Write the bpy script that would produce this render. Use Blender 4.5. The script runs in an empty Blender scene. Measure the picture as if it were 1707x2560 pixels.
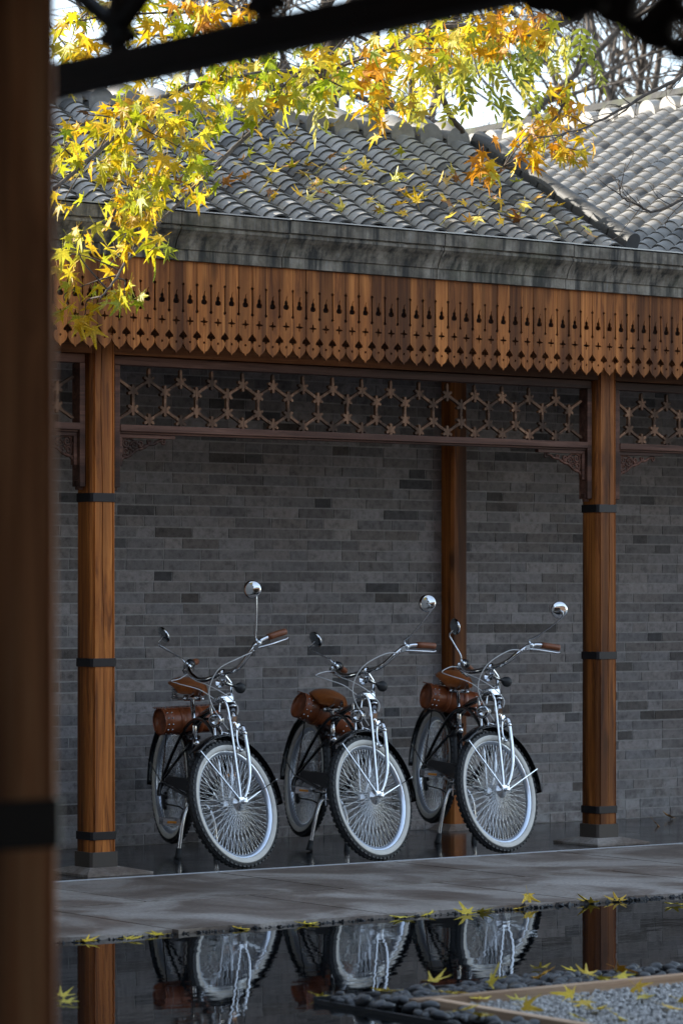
import bpy, bmesh, math, random
from mathutils import Vector, Matrix, noise as mnoise
random.seed(11)
R = math.radians
SC = bpy.context.scene
COL = SC.collection

# ------------------------------------------------------------------ camera, sky, sun, exposure
YAW = R(36.0)
cam_d = bpy.data.cameras.new('camera')
cam = bpy.data.objects.new('camera', cam_d); COL.objects.link(cam)
cam.location = (0, 0, 1.37)
cam.rotation_euler = (R(90), 0, -YAW)
cam_d.sensor_fit = 'VERTICAL'; cam_d.sensor_height = 36.0; cam_d.sensor_width = 24.0
cam_d.lens = 36.0 * 7880 / 2560
cam_d.shift_y = 215.0 / 2560
cam_d.clip_start = 0.1; cam_d.clip_end = 3000
cam_d.dof.use_dof = True
cam_d.dof.focus_distance = 15.6
cam_d.dof.aperture_fstop = 4.5
SC.camera = cam

SUN_EL, SUN_AZ = R(25), R(128)          # azimuth from +X (along the facade) towards +Y (behind it)
to_sun = Vector((math.cos(SUN_EL)*math.cos(SUN_AZ), math.cos(SUN_EL)*math.sin(SUN_AZ), math.sin(SUN_EL)))
W = bpy.data.worlds.new('World'); SC.world = W; W.use_nodes = True
wn = W.node_tree; bg = wn.nodes['Background']
sky = wn.nodes.new('ShaderNodeTexSky'); sky.sky_type = 'NISHITA'; sky.sun_disc = False
sky.sun_elevation = SUN_EL; sky.sun_rotation = R(90) - SUN_AZ
sky.air_density = 0.75; sky.dust_density = 0.3; sky.ozone_density = 0.4
wb = wn.nodes.new('ShaderNodeMix'); wb.data_type = 'RGBA'; wb.blend_type = 'MULTIPLY'; wb.inputs['Factor'].default_value = 1.0
wb.inputs['B'].default_value = (1.04, 1.0, .94, 1)
gm = wn.nodes.new('ShaderNodeGamma'); gm.inputs[1].default_value = .62
wn.links.new(sky.outputs[0], gm.inputs[0]); wn.links.new(gm.outputs[0], wb.inputs['A']); wn.links.new(wb.outputs['Result'], bg.inputs[0]); bg.inputs[1].default_value = 0.15
sl = bpy.data.lights.new('sun', 'SUN'); sl.energy = 2.3; sl.angle = R(0.5); sl.color = (1.0, 0.93, 0.82)
so = bpy.data.objects.new('sun', sl); COL.objects.link(so)
so.rotation_euler = to_sun.to_track_quat('Z', 'Y').to_euler()
SC.view_settings.view_transform = 'Standard'; SC.view_settings.look = 'None'
SC.view_settings.gamma = 1.0; SC.view_settings.use_curve_mapping = False
SC.view_settings.exposure = 2.6

# ------------------------------------------------------------------ mesh helpers
def catmull(pts, n=6):
    P = [Vector(p) for p in pts]; out = []
    for i in range(len(P)-1):
        p0 = P[max(i-1, 0)]; p1 = P[i]; p2 = P[i+1]; p3 = P[min(i+2, len(P)-1)]
        for k in range(n):
            t = k/n
            out.append(0.5*((2*p1)+(p2-p0)*t+(2*p0-5*p1+4*p2-p3)*t*t+(3*p1-p0-3*p2+p3)*t**3))
    out.append(P[-1]); return out

class MB:
    def __init__(s): s.v = []; s.f = []; s.sm = []; s.t = []; s.tint = (1, 1, 1)
    def add(s, vs, fs, smooth=False):
        b = len(s.v); s.v += [tuple(v) for v in vs]
        for f in fs: s.f.append(tuple(b+i for i in f)); s.sm.append(smooth); s.t.append(s.tint)
        return s
    def box(s, c, d, M=None, jit=0):
        x, y, z = d[0]/2, d[1]/2, d[2]/2
        vs = [Vector((a*x, b*y, e*z)) for e in (-1, 1) for b in (-1, 1) for a in (-1, 1)]
        if jit: vs = [v+Vector([random.uniform(-jit, jit) for _ in range(3)]) for v in vs]
        if M is not None: vs = [M @ v for v in vs]
        c = Vector(c); vs = [v+c for v in vs]
        return s.add(vs, [(0, 2, 3, 1), (4, 5, 7, 6), (0, 1, 5, 4), (2, 6, 7, 3), (0, 4, 6, 2), (1, 3, 7, 5)])
    def bar(s, a, b, w, h, up=(0, 0, 1)):
        a = Vector(a); b = Vector(b); d = b-a; L = d.length; z = d.normalized(); u = Vector(up)
        x = u.cross(z)
        if x.length < 1e-4: x = Vector((1, 0, 0)).cross(z)
        x.normalize(); y = z.cross(x)
        M = Matrix((x, y, z)).transposed()
        return s.box((a+b)/2, (w, h, L), M)
    def tube(s, path, r, seg=8, caps=True):
        P = [Vector(p) for p in path]; n = len(P)
        rs = r if isinstance(r, (list, tuple)) else [r]*n
        T = []
        for i in range(n):
            T.append((P[min(i+1, n-1)]-P[max(i-1, 0)]).normalized())
        u = Vector((0, 0, 1)) if abs(T[0].z) < .9 else Vector((1, 0, 0))
        u = (u-T[0]*u.dot(T[0])).normalized(); vs = []
        for i in range(n):
            u = (u-T[i]*u.dot(T[i])); u.normalize(); w = T[i].cross(u)
            for k in range(seg):
                a = 2*math.pi*k/seg
                vs.append(P[i]+(u*math.cos(a)+w*math.sin(a))*rs[i])
        fs = []
        for i in range(n-1):
            for k in range(seg):
                k2 = (k+1) % seg
                fs.append((i*seg+k, i*seg+k2, (i+1)*seg+k2, (i+1)*seg+k))
        s.add(vs, fs, True)
        if caps and seg > 2:
            b = len(s.v)-len(vs)
            s.f.append(tuple(b+k for k in reversed(range(seg)))); s.sm.append(False); s.t.append(s.tint)
            s.f.append(tuple(b+(n-1)*seg+k for k in range(seg))); s.sm.append(False); s.t.append(s.tint)
        return s
    def lathe(s, prof, seg=24, M=None, closed=False, a0=0, a1=2*math.pi):
        # profile (radius, height) about local z
        full = abs(a1-a0-2*math.pi) < 1e-6; na = seg if full else seg+1
        vs = []
        for k in range(na):
            a = a0+(a1-a0)*k/seg
            for r, z in prof: vs.append(Vector((r*math.cos(a), r*math.sin(a), z)))
        n = len(prof); fs = []
        for k in range(seg):
            k2 = (k+1) % na
            for i in range(n if closed else n-1):
                j = (i+1) % n
                fs.append((k*n+i, k2*n+i, k2*n+j, k*n+j))
        if M is not None: vs = [M @ v for v in vs]
        return s.add(vs, fs, True)
    def xform(s, M):
        s.v = [tuple(M @ Vector(v)) for v in s.v]; return s
    def mesh(s, name, mat=None, tint=False, bevel=0, auto=True):
        me = bpy.data.meshes.new(name); me.from_pydata(s.v, [], s.f); 
        me.polygons.foreach_set('use_smooth', s.sm)
        if tint:
            a = me.attributes.new('tint', 'FLOAT_COLOR', 'FACE')
            flat = []
            for c in s.t: flat += [c[0], c[1], c[2], 1]
            a.data.foreach_set('color', flat)
        if mat: me.materials.append(mat)
        if bevel:
            bm = bmesh.new(); bm.from_mesh(me)
            es = [e for e in bm.edges if len(e.link_faces) == 2 and e.calc_face_angle(0) > .6]
            bmesh.ops.bevel(bm, geom=es, offset=bevel, segments=2, affect='EDGES', profile=.6)
            bm.to_mesh(me); bm.free()
        me.update(); return me

def ob(name, me, parent=None, M=None, kind=None, color=None):
    o = bpy.data.objects.new(name, me); COL.objects.link(o)
    if parent is not None: o.parent = parent
    if M is not None: o.matrix_basis = M
    if kind: o['kind'] = kind
    if color is not None: o.color = (color[0], color[1], color[2], 1)
    return o
def tag(o, label, cat, group=None):
    o['label'] = label; o['category'] = cat
    if group: o['group'] = group
    return o
def thing(name, label, cat, group=None, M=None):
    return tag(ob(name, None, None, M), label, cat, group)
def T(x, y, z): return Matrix.Translation((x, y, z))
def Rx(a): return Matrix.Rotation(a, 4, 'X')
def Ry(a): return Matrix.Rotation(a, 4, 'Y')
def Rz(a): return Matrix.Rotation(a, 4, 'Z')
def shape2d(name, outline, holes, depth, mat):
    """flat outline with holes in local x,z; real thickness along y (front face at y=-depth)"""
    cu = bpy.data.curves.new(name, 'CURVE'); cu.dimensions = '2D'; cu.fill_mode = 'BOTH'; cu.extrude = depth/2
    for poly in [outline]+holes:
        sp = cu.splines.new('POLY'); sp.points.add(len(poly)-1); sp.use_cyclic_u = True
        for p, q in zip(sp.points, poly): p.co = (q[0], q[1], 0, 1)
    tmp = bpy.data.objects.new(name, cu)
    me = bpy.data.meshes.new_from_object(tmp)
    bpy.data.objects.remove(tmp); bpy.data.curves.remove(cu)
    for v in me.vertices:
        x, y, z = v.co; v.co = (x, -z-depth/2, y)
    me.flip_normals()
    bm = bmesh.new(); bm.from_mesh(me); bmesh.ops.remove_doubles(bm, verts=bm.verts, dist=1e-5)
    bmesh.ops.recalc_face_normals(bm, faces=bm.faces); bm.to_mesh(me); bm.free()
    me.name = name; me.materials.clear(); me.materials.append(mat); return me

# ------------------------------------------------------------------ materials
class NT:
    def __init__(s, name):
        s.m = bpy.data.materials.new(name); s.m.use_nodes = True; s.t = s.m.node_tree; s.t.nodes.clear()
        s.out = s.n('ShaderNodeOutputMaterial')
    def n(s, ty, **kw):
        d = s.t.nodes.new(ty)
        for k, v in kw.items(): setattr(d, k, v)
        return d
    def l(s, a, b): s.t.links.new(a, b)
    def coord(s, scale=(1, 1, 1), rnd=0.0, space='Object'):
        tc = s.n('ShaderNodeTexCoord'); mp = s.n('ShaderNodeMapping'); mp.inputs['Scale'].default_value = scale
        s.l(tc.outputs[space], mp.inputs['Vector'])
        if rnd:
            oi = s.n('ShaderNodeObjectInfo'); mu = s.n('ShaderNodeMath', operation='MULTIPLY'); mu.inputs[1].default_value = rnd
            s.l(oi.outputs['Random'], mu.inputs[0]); cb = s.n('ShaderNodeCombineXYZ')
            for i in range(3): s.l(mu.outputs[0], cb.inputs[i])
            s.l(cb.outputs[0], mp.inputs['Location'])
        return mp.outputs[0]
    def world(s, scale=(1, 1, 1)):
        g = s.n('ShaderNodeNewGeometry'); mp = s.n('ShaderNodeMapping'); mp.inputs['Scale'].default_value = scale
        s.l(g.outputs['Position'], mp.inputs['Vector']); return mp.outputs[0]
    def noise(s, vec, scale=5, detail=6, rough=.6, dist=0):
        d = s.n('ShaderNodeTexNoise'); d.inputs['Scale'].default_value = scale; d.inputs['Detail'].default_value = detail
        d.inputs['Roughness'].default_value = rough; d.inputs['Distortion'].default_value = dist
        s.l(vec, d.inputs['Vector']); return d.outputs['Fac']
    def ramp(s, fac, stops):
        d = s.n('ShaderNodeValToRGB'); e = d.color_ramp.elements
        while len(e) < len(stops): e.new(.5)
        for x, (p, c) in zip(e, stops):
            x.position = p; x.color = (c, c, c, 1) if not hasattr(c, '__len__') else (c[0], c[1], c[2], 1)
        s.l(fac, d.inputs[0]); return d.outputs[0]
    def mix(s, a, b, fac=1.0, mode='MIX'):
        d = s.n('ShaderNodeMix', data_type='RGBA', blend_type=mode)
        for sock, v in ((d.inputs['Factor'], fac), (d.inputs['A'], a), (d.inputs['B'], b)):
            if hasattr(v, 'is_linked'): s.l(v, sock)
            elif hasattr(v, '__len__'): sock.default_value = (v[0], v[1], v[2], 1)
            else: sock.default_value = v
        return d.outputs['Result']
    def tint(s, mode):
        if mode == 'obj': return s.n('ShaderNodeObjectInfo').outputs['Color']
        a = s.n('ShaderNodeAttribute', attribute_name='tint'); return a.outputs['Color']
    def rnd(s): return s.n('ShaderNodeObjectInfo').outputs['Random']
    def bump(s, h, strength=.3, dist=.005):
        b = s.n('ShaderNodeBump'); b.inputs['Strength'].default_value = strength; b.inputs['Distance'].default_value = dist
        s.l(h, b.inputs['Height']); return b.outputs[0]
    def bsdf(s, color, rough=.5, metal=0., normal=None, spec=.5, ior=None, coat=0., trans=0.):
        p = s.n('ShaderNodeBsdfPrincipled')
        for sock, v in ((p.inputs['Base Color'], color), (p.inputs['Roughness'], rough), (p.inputs['Metallic'], metal)):
            if hasattr(v, 'is_linked'): s.l(v, sock)
            elif hasattr(v, '__len__'): sock.default_value = (v[0], v[1], v[2], 1)
            else: sock.default_value = v
        p.inputs['Specular IOR Level'].default_value = spec; p.inputs['Coat Weight'].default_value = coat
        p.inputs['Transmission Weight'].default_value = trans
        if ior: p.inputs['IOR'].default_value = ior
        if normal is not None: s.l(normal, p.inputs['Normal'])
        s.l(p.outputs[0], s.out.inputs[0]); return p

def simple(name, c, rough=.5, metal=0., **kw):
    t = NT(name); v = t.noise(t.coord(), 18, 4); cc = t.mix(tuple(x*.82 for x in c), tuple(min(1, x*1.15) for x in c), v)
    t.bsdf(cc, rough, metal, **kw); return t.m
def wood(name, dark, mid, light, axis='z', rough=.5, var=.5, freq=1.0):
    t = NT(name)
    sc = {'z': (22, 22, 1.3), 'x': (1.3, 22, 22), 'y': (22, 1.3, 22)}[axis]
    sc = tuple(a*freq for a in sc)
    v = t.coord(sc, rnd=40)
    n1 = t.noise(v, 1.0, 5, .65, 1.2)
    lo = t.coord(tuple(a*.16 for a in sc), rnd=17); n2 = t.noise(lo, 1.6, 3, .5, .4)
    fi = t.coord(tuple(a*5 if a > 5 else a for a in sc), rnd=9); n3 = t.noise(fi, 1.0, 3, .6)
    c = t.ramp(n1, [(.34, dark), (.5, mid), (.67, light)])
    c = t.mix(c, tuple(x*.4 for x in dark), t.ramp(n2, [(.40, .88), (.60, 0)]))
    c = t.mix(c, tuple(x*.45 for x in mid), t.ramp(n3, [(.30, .8), (.47, 0)]))
    kn = t.coord({'z': (5, 5, 1.7), 'x': (1.7, 5, 5), 'y': (5, 1.7, 5)}[axis], rnd=23); vo = t.n('ShaderNodeTexVoronoi'); vo.inputs['Scale'].default_value = 1.0; t.l(kn, vo.inputs['Vector'])
    c = t.mix(c, tuple(x*.22 for x in mid), t.ramp(vo.outputs['Distance'], [(.05, .95), (.10, .55), (.17, 0)]))
    rv = t.n('ShaderNodeMapRange'); rv.inputs['To Min'].default_value = 1-var*.5; rv.inputs['To Max'].default_value = 1+var*.35
    t.l(t.rnd(), rv.inputs[0])
    hs = t.n('ShaderNodeHueSaturation'); t.l(c, hs.inputs['Color']); t.l(rv.outputs[0], hs.inputs['Value'])
    t.bsdf(hs.outputs[0], min(.75, rough+.16), normal=t.bump(n1, .25, .004), spec=.22); return t.m

M = {}
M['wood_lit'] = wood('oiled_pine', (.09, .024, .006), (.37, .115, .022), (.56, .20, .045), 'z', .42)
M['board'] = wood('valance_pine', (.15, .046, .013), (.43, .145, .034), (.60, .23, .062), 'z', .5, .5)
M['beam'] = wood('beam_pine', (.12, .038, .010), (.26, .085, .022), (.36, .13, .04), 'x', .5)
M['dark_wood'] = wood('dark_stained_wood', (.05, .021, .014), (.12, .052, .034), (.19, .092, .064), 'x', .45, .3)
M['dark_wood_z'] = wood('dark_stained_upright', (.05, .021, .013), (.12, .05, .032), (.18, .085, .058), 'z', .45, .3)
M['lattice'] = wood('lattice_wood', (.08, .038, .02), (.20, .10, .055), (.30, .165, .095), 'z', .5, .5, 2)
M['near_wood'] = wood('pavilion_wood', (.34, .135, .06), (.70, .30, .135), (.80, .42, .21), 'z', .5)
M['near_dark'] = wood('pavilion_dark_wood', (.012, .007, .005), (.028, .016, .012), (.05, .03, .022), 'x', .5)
M['edging'] = wood('edging_timber', (.58, .36, .22), (.78, .54, .36), (.86, .65, .48), 'x', .6)
M['iron'] = simple('iron_band', (.022, .02, .022), .42, .6)
M['black_base'] = simple('dark_base_stone', (.055, .043, .034), .6)
def brickmat(name, mode):
    t = NT(name); w = t.world()
    c = t.tint(mode)
    n = t.noise(w, 28, 8, .7); n2 = t.noise(w, 3.0, 5, .6)
    c = t.mix(c, t.ramp(n, [(.3, .45), (.5, 1), (.75, 1.35)]), 1.0, 'MULTIPLY')
    c = t.mix(c, (.19, .19, .19), t.ramp(n2, [(.52, 0), (.78, .35)]))
    sx = t.n('ShaderNodeSeparateXYZ'); t.l(t.world(), sx.inputs[0]); mr = t.n('ShaderNodeMapRange'); mr.inputs['From Min'].default_value = .55; mr.inputs['From Max'].default_value = .0; t.l(sx.outputs[2], mr.inputs[0])
    ef = t.n('ShaderNodeMath', operation='MULTIPLY'); t.l(mr.outputs[0], ef.inputs[0]); t.l(t.ramp(t.noise(w, 9, 7, .7), [(.48, 0), (.62, .75)]), ef.inputs[1])
    c = t.mix(c, (.36, .35, .34), ef.outputs[0])
    sp = t.noise(w, 150, 2, .5); c = t.mix(c, (.42, .42, .42), t.ramp(sp, [(.70, 0), (.76, .5)]))
    t.bsdf(c, .82, normal=t.bump(n, .5, .004), spec=.3); return t.m
M['brick'] = brickmat('grey_brick', 'obj'); M['brick_mass'] = brickmat('grey_brick_mass', 'attr')
t = NT('mortar'); n = t.noise(t.world(), 30, 6); t.bsdf(t.ramp(n, [(.3, (.24, .228, .218)), (.7, (.37, .355, .34))]), .9, normal=t.bump(n, .4)); M['mortar'] = t.m
def tilemat(name, mode, lo, hi):
    t = NT(name); w = t.world(); c = t.tint(mode)
    n = t.noise(w, 14, 8, .65); c2 = t.ramp(n, [(.3, lo), (.7, hi)])
    c = t.mix(c, c2, 1.0, 'MULTIPLY')
    l = t.noise(w, 45, 5, .7); c = t.mix(c, (.30, .29, .26), t.ramp(l, [(.60, 0), (.75, .5)]))
    t.bsdf(c, .6, normal=t.bump(n, .3, .004), spec=.5); return t.m
M['tile'] = tilemat('grey_roof_tile', 'obj', (.66, .64, .61), (1.18, 1.14, 1.08)); M['tile_mass'] = tilemat('grey_roof_tile_mass', 'attr', (.66, .64, .61), (1.18, 1.14, 1.08))
M['tile_end'] = simple('shaded_tile_end', (.060, .058, .055), .85)  # shade on the tile front ends, put into their colour
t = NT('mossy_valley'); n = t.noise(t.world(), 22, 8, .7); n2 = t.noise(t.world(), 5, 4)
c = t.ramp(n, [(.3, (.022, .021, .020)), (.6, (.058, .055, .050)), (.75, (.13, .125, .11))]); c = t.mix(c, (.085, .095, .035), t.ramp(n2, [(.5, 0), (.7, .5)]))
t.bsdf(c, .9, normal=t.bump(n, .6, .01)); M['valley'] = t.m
t = NT('weathered_cornice_stone'); w = t.world((1, 1, 1)); st = t.world((14, 14, 1.2))
n = t.noise(w, 7, 8, .68); s_ = t.noise(st, 1.3, 6, .65); f_ = t.noise(w, 60, 4)
c = t.ramp(n, [(.32, (.05, .041, .031)), (.5, (.17, .147, .115)), (.66, (.31, .275, .225))])
c = t.mix(c, (.025, .025, .024), t.ramp(s_, [(.38, .92), (.55, 0)])); c = t.mix(c, (.30, .30, .30), t.ramp(s_, [(.60, 0), (.74, .55)]))
c = t.mix(c, (.10, .105, .05), t.ramp(t.noise(w, 2.4, 5), [(.55, 0), (.7, .35)]))
t.bsdf(c, .85, normal=t.bump(f_, .35, .004)); M['cornice'] = t.m
M['hall_dark'] = simple('low_bounce_hall_wall', (.07, .042, .026), .8)  # wall of the added hall, kept dark so little light bounces back
M['flashing'] = simple('zinc_flashing', (.30, .31, .33), .35, .7)
t = NT('polished_black_granite'); n = t.noise(t.world(), 40, 5); p_ = t.noise(t.world((1, 1, 1)), 3, 4)
t.bsdf(t.ramp(n, [(.3, (.010, .011, .013)), (.7, (.028, .030, .034))]), t.ramp(p_, [(.3, .07), (.7, .20)]), spec=.5); M['floor'] = t.m
t = NT('worn_wet_paving'); w = t.world((1, .8, 1)); n = t.noise(w, 1.9, 8, .62, .8); f_ = t.noise(t.world(), 55, 5); g_ = t.noise(t.world((1, .8, 1)), 1.5, 5, .6, .3)
c = t.ramp(n, [(.38, (.14, .106, .085)), (.48, (.205, .165, .138)), (.53, (.285, .247, .217)), (.64, (.37, .33, .298))])
c = t.mix(c, t.ramp(f_, [(.3, .7), (.7, 1.25)]), 1, 'MULTIPLY')
c = t.mix(c, t.ramp(t.rnd(), [(0, .85), (1, 1.1)]), 1, 'MULTIPLY')
t.bsdf(c, t.ramp(g_, [(.35, .38), (.5, .6), (.65, .85)]), normal=t.bump(f_, .12, .003)); M['paving'] = t.m
M['kerb'] = simple('pale_stone_trim', (.52, .54, .58), .35)
t = NT('dark_ground'); n = t.noise(t.world(), 4, 8); t.bsdf(t.ramp(n, [(.3, (.05, .048, .045)), (.7, (.13, .125, .12))]), .9, normal=t.bump(n, .3)); M['ground'] = t.m
t = NT('still_water'); n = t.noise(t.world((1, 2.2, 1)), 3.2, 3, .5); n2 = t.noise(t.world((1, 1.8, 1)), 14, 2, .5)
a = t.n('ShaderNodeMath', operation='MULTIPLY_ADD'); t.l(n2, a.inputs[0]); a.inputs[1].default_value = .08; t.l(n, a.inputs[2])
t.bsdf((.004, .005, .006), .012, normal=t.bump(a.outputs[0], .028, .02), ior=1.33, spec=.62); M['water'] = t.m
M['steel_rim'] = simple('dark_steel_edging', (.02, .022, .026), .4)
t = NT('black_pebble'); n = t.noise(t.coord(rnd=9), 30, 5); cc = t.mix(t.ramp(n, [(.3, (.010, .011, .013)), (.7, (.034, .035, .038))]), t.ramp(t.rnd(), [(0, .6), (1, 1.7)]), 1, 'MULTIPLY'); t.bsdf(cc, .38, spec=.5); M['pebble'] = t.m
t = NT('grey_gravel'); n = t.noise(t.world(), 45, 2); t.bsdf(t.ramp(n, [(.3, (.24, .235, .23)), (.5, (.50, .49, .475)), (.72, (.74, .72, .70))]), .8); M['gravel'] = t.m
M['chrome'] = simple('chrome', (.68, .69, .71), .07, 1.0)
M['steel'] = simple('brushed_steel', (.62, .63, .65), .25, 1.0)
M['spoke'] = simple('bright_spoke', (.66, .68, .71), .25, .95)
M['rim'] = simple('bright_alloy_rim', (.60, .66, .76), .28, .8)
M['rubber'] = simple('black_rubber', (.016, .017, .019), .6)
M['whitewall'] = simple('whitewall_rubber', (.64, .62, .575), .6)
M['black_paint'] = simple('gloss_black_paint', (.008, .008, .009), .12, coat=.6)
M['black_plastic'] = simple('black_plastic', (.012, .012, .014), .3)
M['cable'] = simple('white_cable_housing', (.70, .70, .70), .4)
def leathermat(name, a, b, rough):
    t = NT(name); n = t.noise(t.coord(), 20, 6); f = t.noise(t.coord(), 300, 3)
    t.bsdf(t.ramp(n, [(.3, a), (.7, b)]), rough, normal=t.bump(f, .12, .001)); return t.m
M['saddle'] = leathermat('tan_saddle_leather', (.20, .055, .012), (.33, .10, .022), .34)
M['bag'] = leathermat('brown_bag_leather', (.17, .042, .013), (.30, .083, .026), .36)
M['grip'] = leathermat('brown_grip_leather', (.15, .045, .016), (.24, .075, .026), .45)
M['glass'] = simple('headlight_glass', (.97, .98, .98), .0, trans=1.0, ior=1.35)
M['mirror_glass'] = simple('mirror_glass', (.30, .34, .36), .03, 1.0)
M['amber'] = simple('amber_reflector', (.7, .25, .02), .3)
t = NT('bark'); v = t.coord((1, 1, 1)); n = t.noise(v, 30, 6); t.bsdf(t.ramp(n, [(.3, (.035, .027, .022)), (.7, (.12, .095, .075))]), .85, normal=t.bump(n, .4)); M['bark'] = t.m
def leafmat(name, mode, tr=.5):
    t = NT(name); c = t.tint(mode); n = t.noise(t.coord(rnd=5), 14, 4); 
    c2 = t.mix(c, t.ramp(n, [(.3, (.62, .66, .5)), (.7, (1.2, 1.12, .9))]), 1, 'MULTIPLY')
    sp = t.noise(t.coord(rnd=3), 40, 3); c2 = t.mix(c2, (.11, .05, .02), t.ramp(sp, [(.66, 0), (.74, .6)]))
    p = t.n('ShaderNodeBsdfPrincipled'); t.l(c2, p.inputs['Base Color']); p.inputs['Roughness'].default_value = .5
    b = t.n('ShaderNodeBsdfTranslucent'); t.l(c2, b.inputs['Color'])
    m = t.n('ShaderNodeMixShader'); m.inputs[0].default_value = tr; t.l(p.outputs[0], m.inputs[1]); t.l(b.outputs[0], m.inputs[2]); t.l(m.outputs[0], t.out.inputs[0]); return t.m
M['leaf'] = leafmat('autumn_leaf', 'obj'); M['leaf_mass'] = leafmat('autumn_leaf_mass', 'attr')

# ------------------------------------------------------------------ the setting: ground, floor, walkway, pond
def struct(name, me, kind='structure', parent=None): return ob(name, me, parent, None, kind)
b = MB(); b.add([(-600, -600, -.40), (900, -600, -.40), (900, 900, -.40), (-600, 900, -.40)], [(0, 1, 2, 3)])
struct('ground', b.mesh('ground', M['ground']))
b = MB(); b.box((4.5, -4.5, -.20), (26, 19, .38)); struct('terrace', b.mesh('terrace', M['paving']))
WALK0, WALK1 = 10.93, 13.105
b = MB(); b.box((9, 14.0, -.22), (30, 6.2, .30)); b.box((9, 19.2, -.21), (30, 4.2, .36))
struct('foundation', b.mesh('foundation', M['black_base']))
walk = struct('walkway', MB().box((9, 12.0, -.22), (30, 2.14, .30)).mesh('walkway_bed', M['black_base']))
for j, (y0, y1) in enumerate(((WALK0, 12.015), (12.033, WALK1))):
    x = -5.0+j*.55
    while x < 23:
        L = 1.1
        mb = MB(); z1 = 0.0+random.uniform(-.0008, .0008)
        seg = 8 if j == 0 else 1
        # front row: broken, uneven edge above the water
        xs = [x+.007+(L-.014)*k/seg for k in range(seg+1)]
        ys = [y0+(random.uniform(-.015, .03) if j == 0 else 0) for _ in xs]
        ys = [yy for yy in ys]
        top = [(xx, yy, z1) for xx, yy in zip(xs, ys)]+[(xs[-1], y1, z1), (xs[0], y1, z1)]
        bot = [(px, py, -.069) for px, py, pz in top]; n = len(top)
        mb.add(top+bot, [tuple(range(n))]+[(i, i+n, (i+1) % n+n, (i+1) % n) for i in range(n)])
        ob('paving_slab', mb.mesh('paving_slab', M['paving']), walk); x += L
b = MB(); b.box((9, 13.118, -.03), (28, .018, .066)); struct('kerb', b.mesh('kerb', M['kerb']))
floor = struct('corridor_floor', MB().box((9, 14.1, -.045), (28, 1.9, .05)).mesh('floor_bed', M['black_base']))
x = -4.6
while x < 22:
    for y0, y1 in ((13.13, 13.928), (13.931, 14.80)):
        ob('floor_tile', MB().box((x+.3, (y0+y1)/2, -.010), (.597, y1-y0, .02)).mesh('floor_tile', M['floor']), floor)
    x += .6
b = MB(); b.add([(-30, 4.95, -.018), (24, 4.95, -.018), (24, 10.945, -.018), (-30, 10.945, -.018)], [(0, 1, 2, 3)])
struct('water', b.mesh('water', M['water']))

# pebble bed with gravel and timber edging (right foreground)
BX0, BY1 = 6.265, 8.785
bed = struct('pebble_bed', MB().box(((BX0+20)/2, (5.0+BY1-.03)/2, -.13), (20-BX0-.04, BY1-5.0-.06, .18)).mesh('pebble_bed', M['black_base']))
b = MB(); b.box(((BX0+20)/2, BY1-.006, -.08), (20-BX0, .012, .17)); b.box((BX0+.006, (5.0+BY1-.013)/2, -.08), (.012, BY1-5.013, .155))
tag(ob('pond_edging', b.mesh('pond_edging', M['steel_rim'])), 'dark steel edging strip between pond water and black pebbles', 'edging')
te = thing('timber_edging', 'weathered orange timber frame around the grey gravel', 'edging')
EX, EY = 6.405, 8.435
b = MB(); b.box(((EX+20)/2, EY-.022, -.02), (20-EX, .044, .09)); ob('timber_board', b.mesh('timber_board', M['edging'], bevel=.004), te)
b = MB(); b.box((0, 0, 0), (3.2, .044, .09)); 
ob('timber_board', b.mesh('timber_board', M['edging'], bevel=.004), te, T(EX+.075, EY-.046-1.6, -.021) @ Rz(R(90)))
def pebble_mesh(i):
    bm = bmesh.new(); bmesh.ops.create_icosphere(bm, subdivisions=2, radius=1)
    for v in bm.verts:
        k = 1+.22*mnoise.noise(v.co*1.1+Vector((i*7.3, 0, 0))); v.co = v.co*k
    me = bpy.data.meshes.new('pebble'); bm.to_mesh(me); bm.free(); me.polygons.foreach_set('use_smooth', [True]*len(me.polygons)); me.materials.append(M['pebble']); return me
PEB = [pebble_mesh(i) for i in range(6)]
rp = random.Random(5); spots = []
def pebspot(x0, x1, y0, y1, n, z=-.005):
    for _ in range(n):
        spots.append((rp.uniform(x0, x1), rp.uniform(y0, y1), z+rp.uniform(-.012, .016), rp.uniform(.019, .037)))
pebspot(6.29, 8.4, 8.46, 8.765, 430); pebspot(6.29, 6.42, 7.6, 8.46, 60); pebspot(8.4, 11, 8.46, 8.765, 300)
spots.sort(key=lambda q: q[0])
def pmat(q):
    x, y, z, r = q
    return T(x, y, z) @ Rz(rp.uniform(0, 6.3)) @ Rx(rp.uniform(-.5, .5)) @ Ry(rp.uniform(-.5, .5)) @ Matrix.Diagonal((r*rp.uniform(.9, 1.3), r*rp.uniform(.7, 1), r*rp.uniform(.5, .75), 1))
for q in spots[:300]: ob('pebble', rp.choice(PEB), bed, pmat(q))
b = MB()
for q in spots[300:]:
    me = rp.choice(PEB); mm = pmat(q); b.add([mm @ v.co for v in me.vertices], [tuple(p.vertices) for p in me.polygons], True)
ob('pebbles', b.mesh('pebbles', M['pebble']), bed, None, 'stuff')
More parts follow.
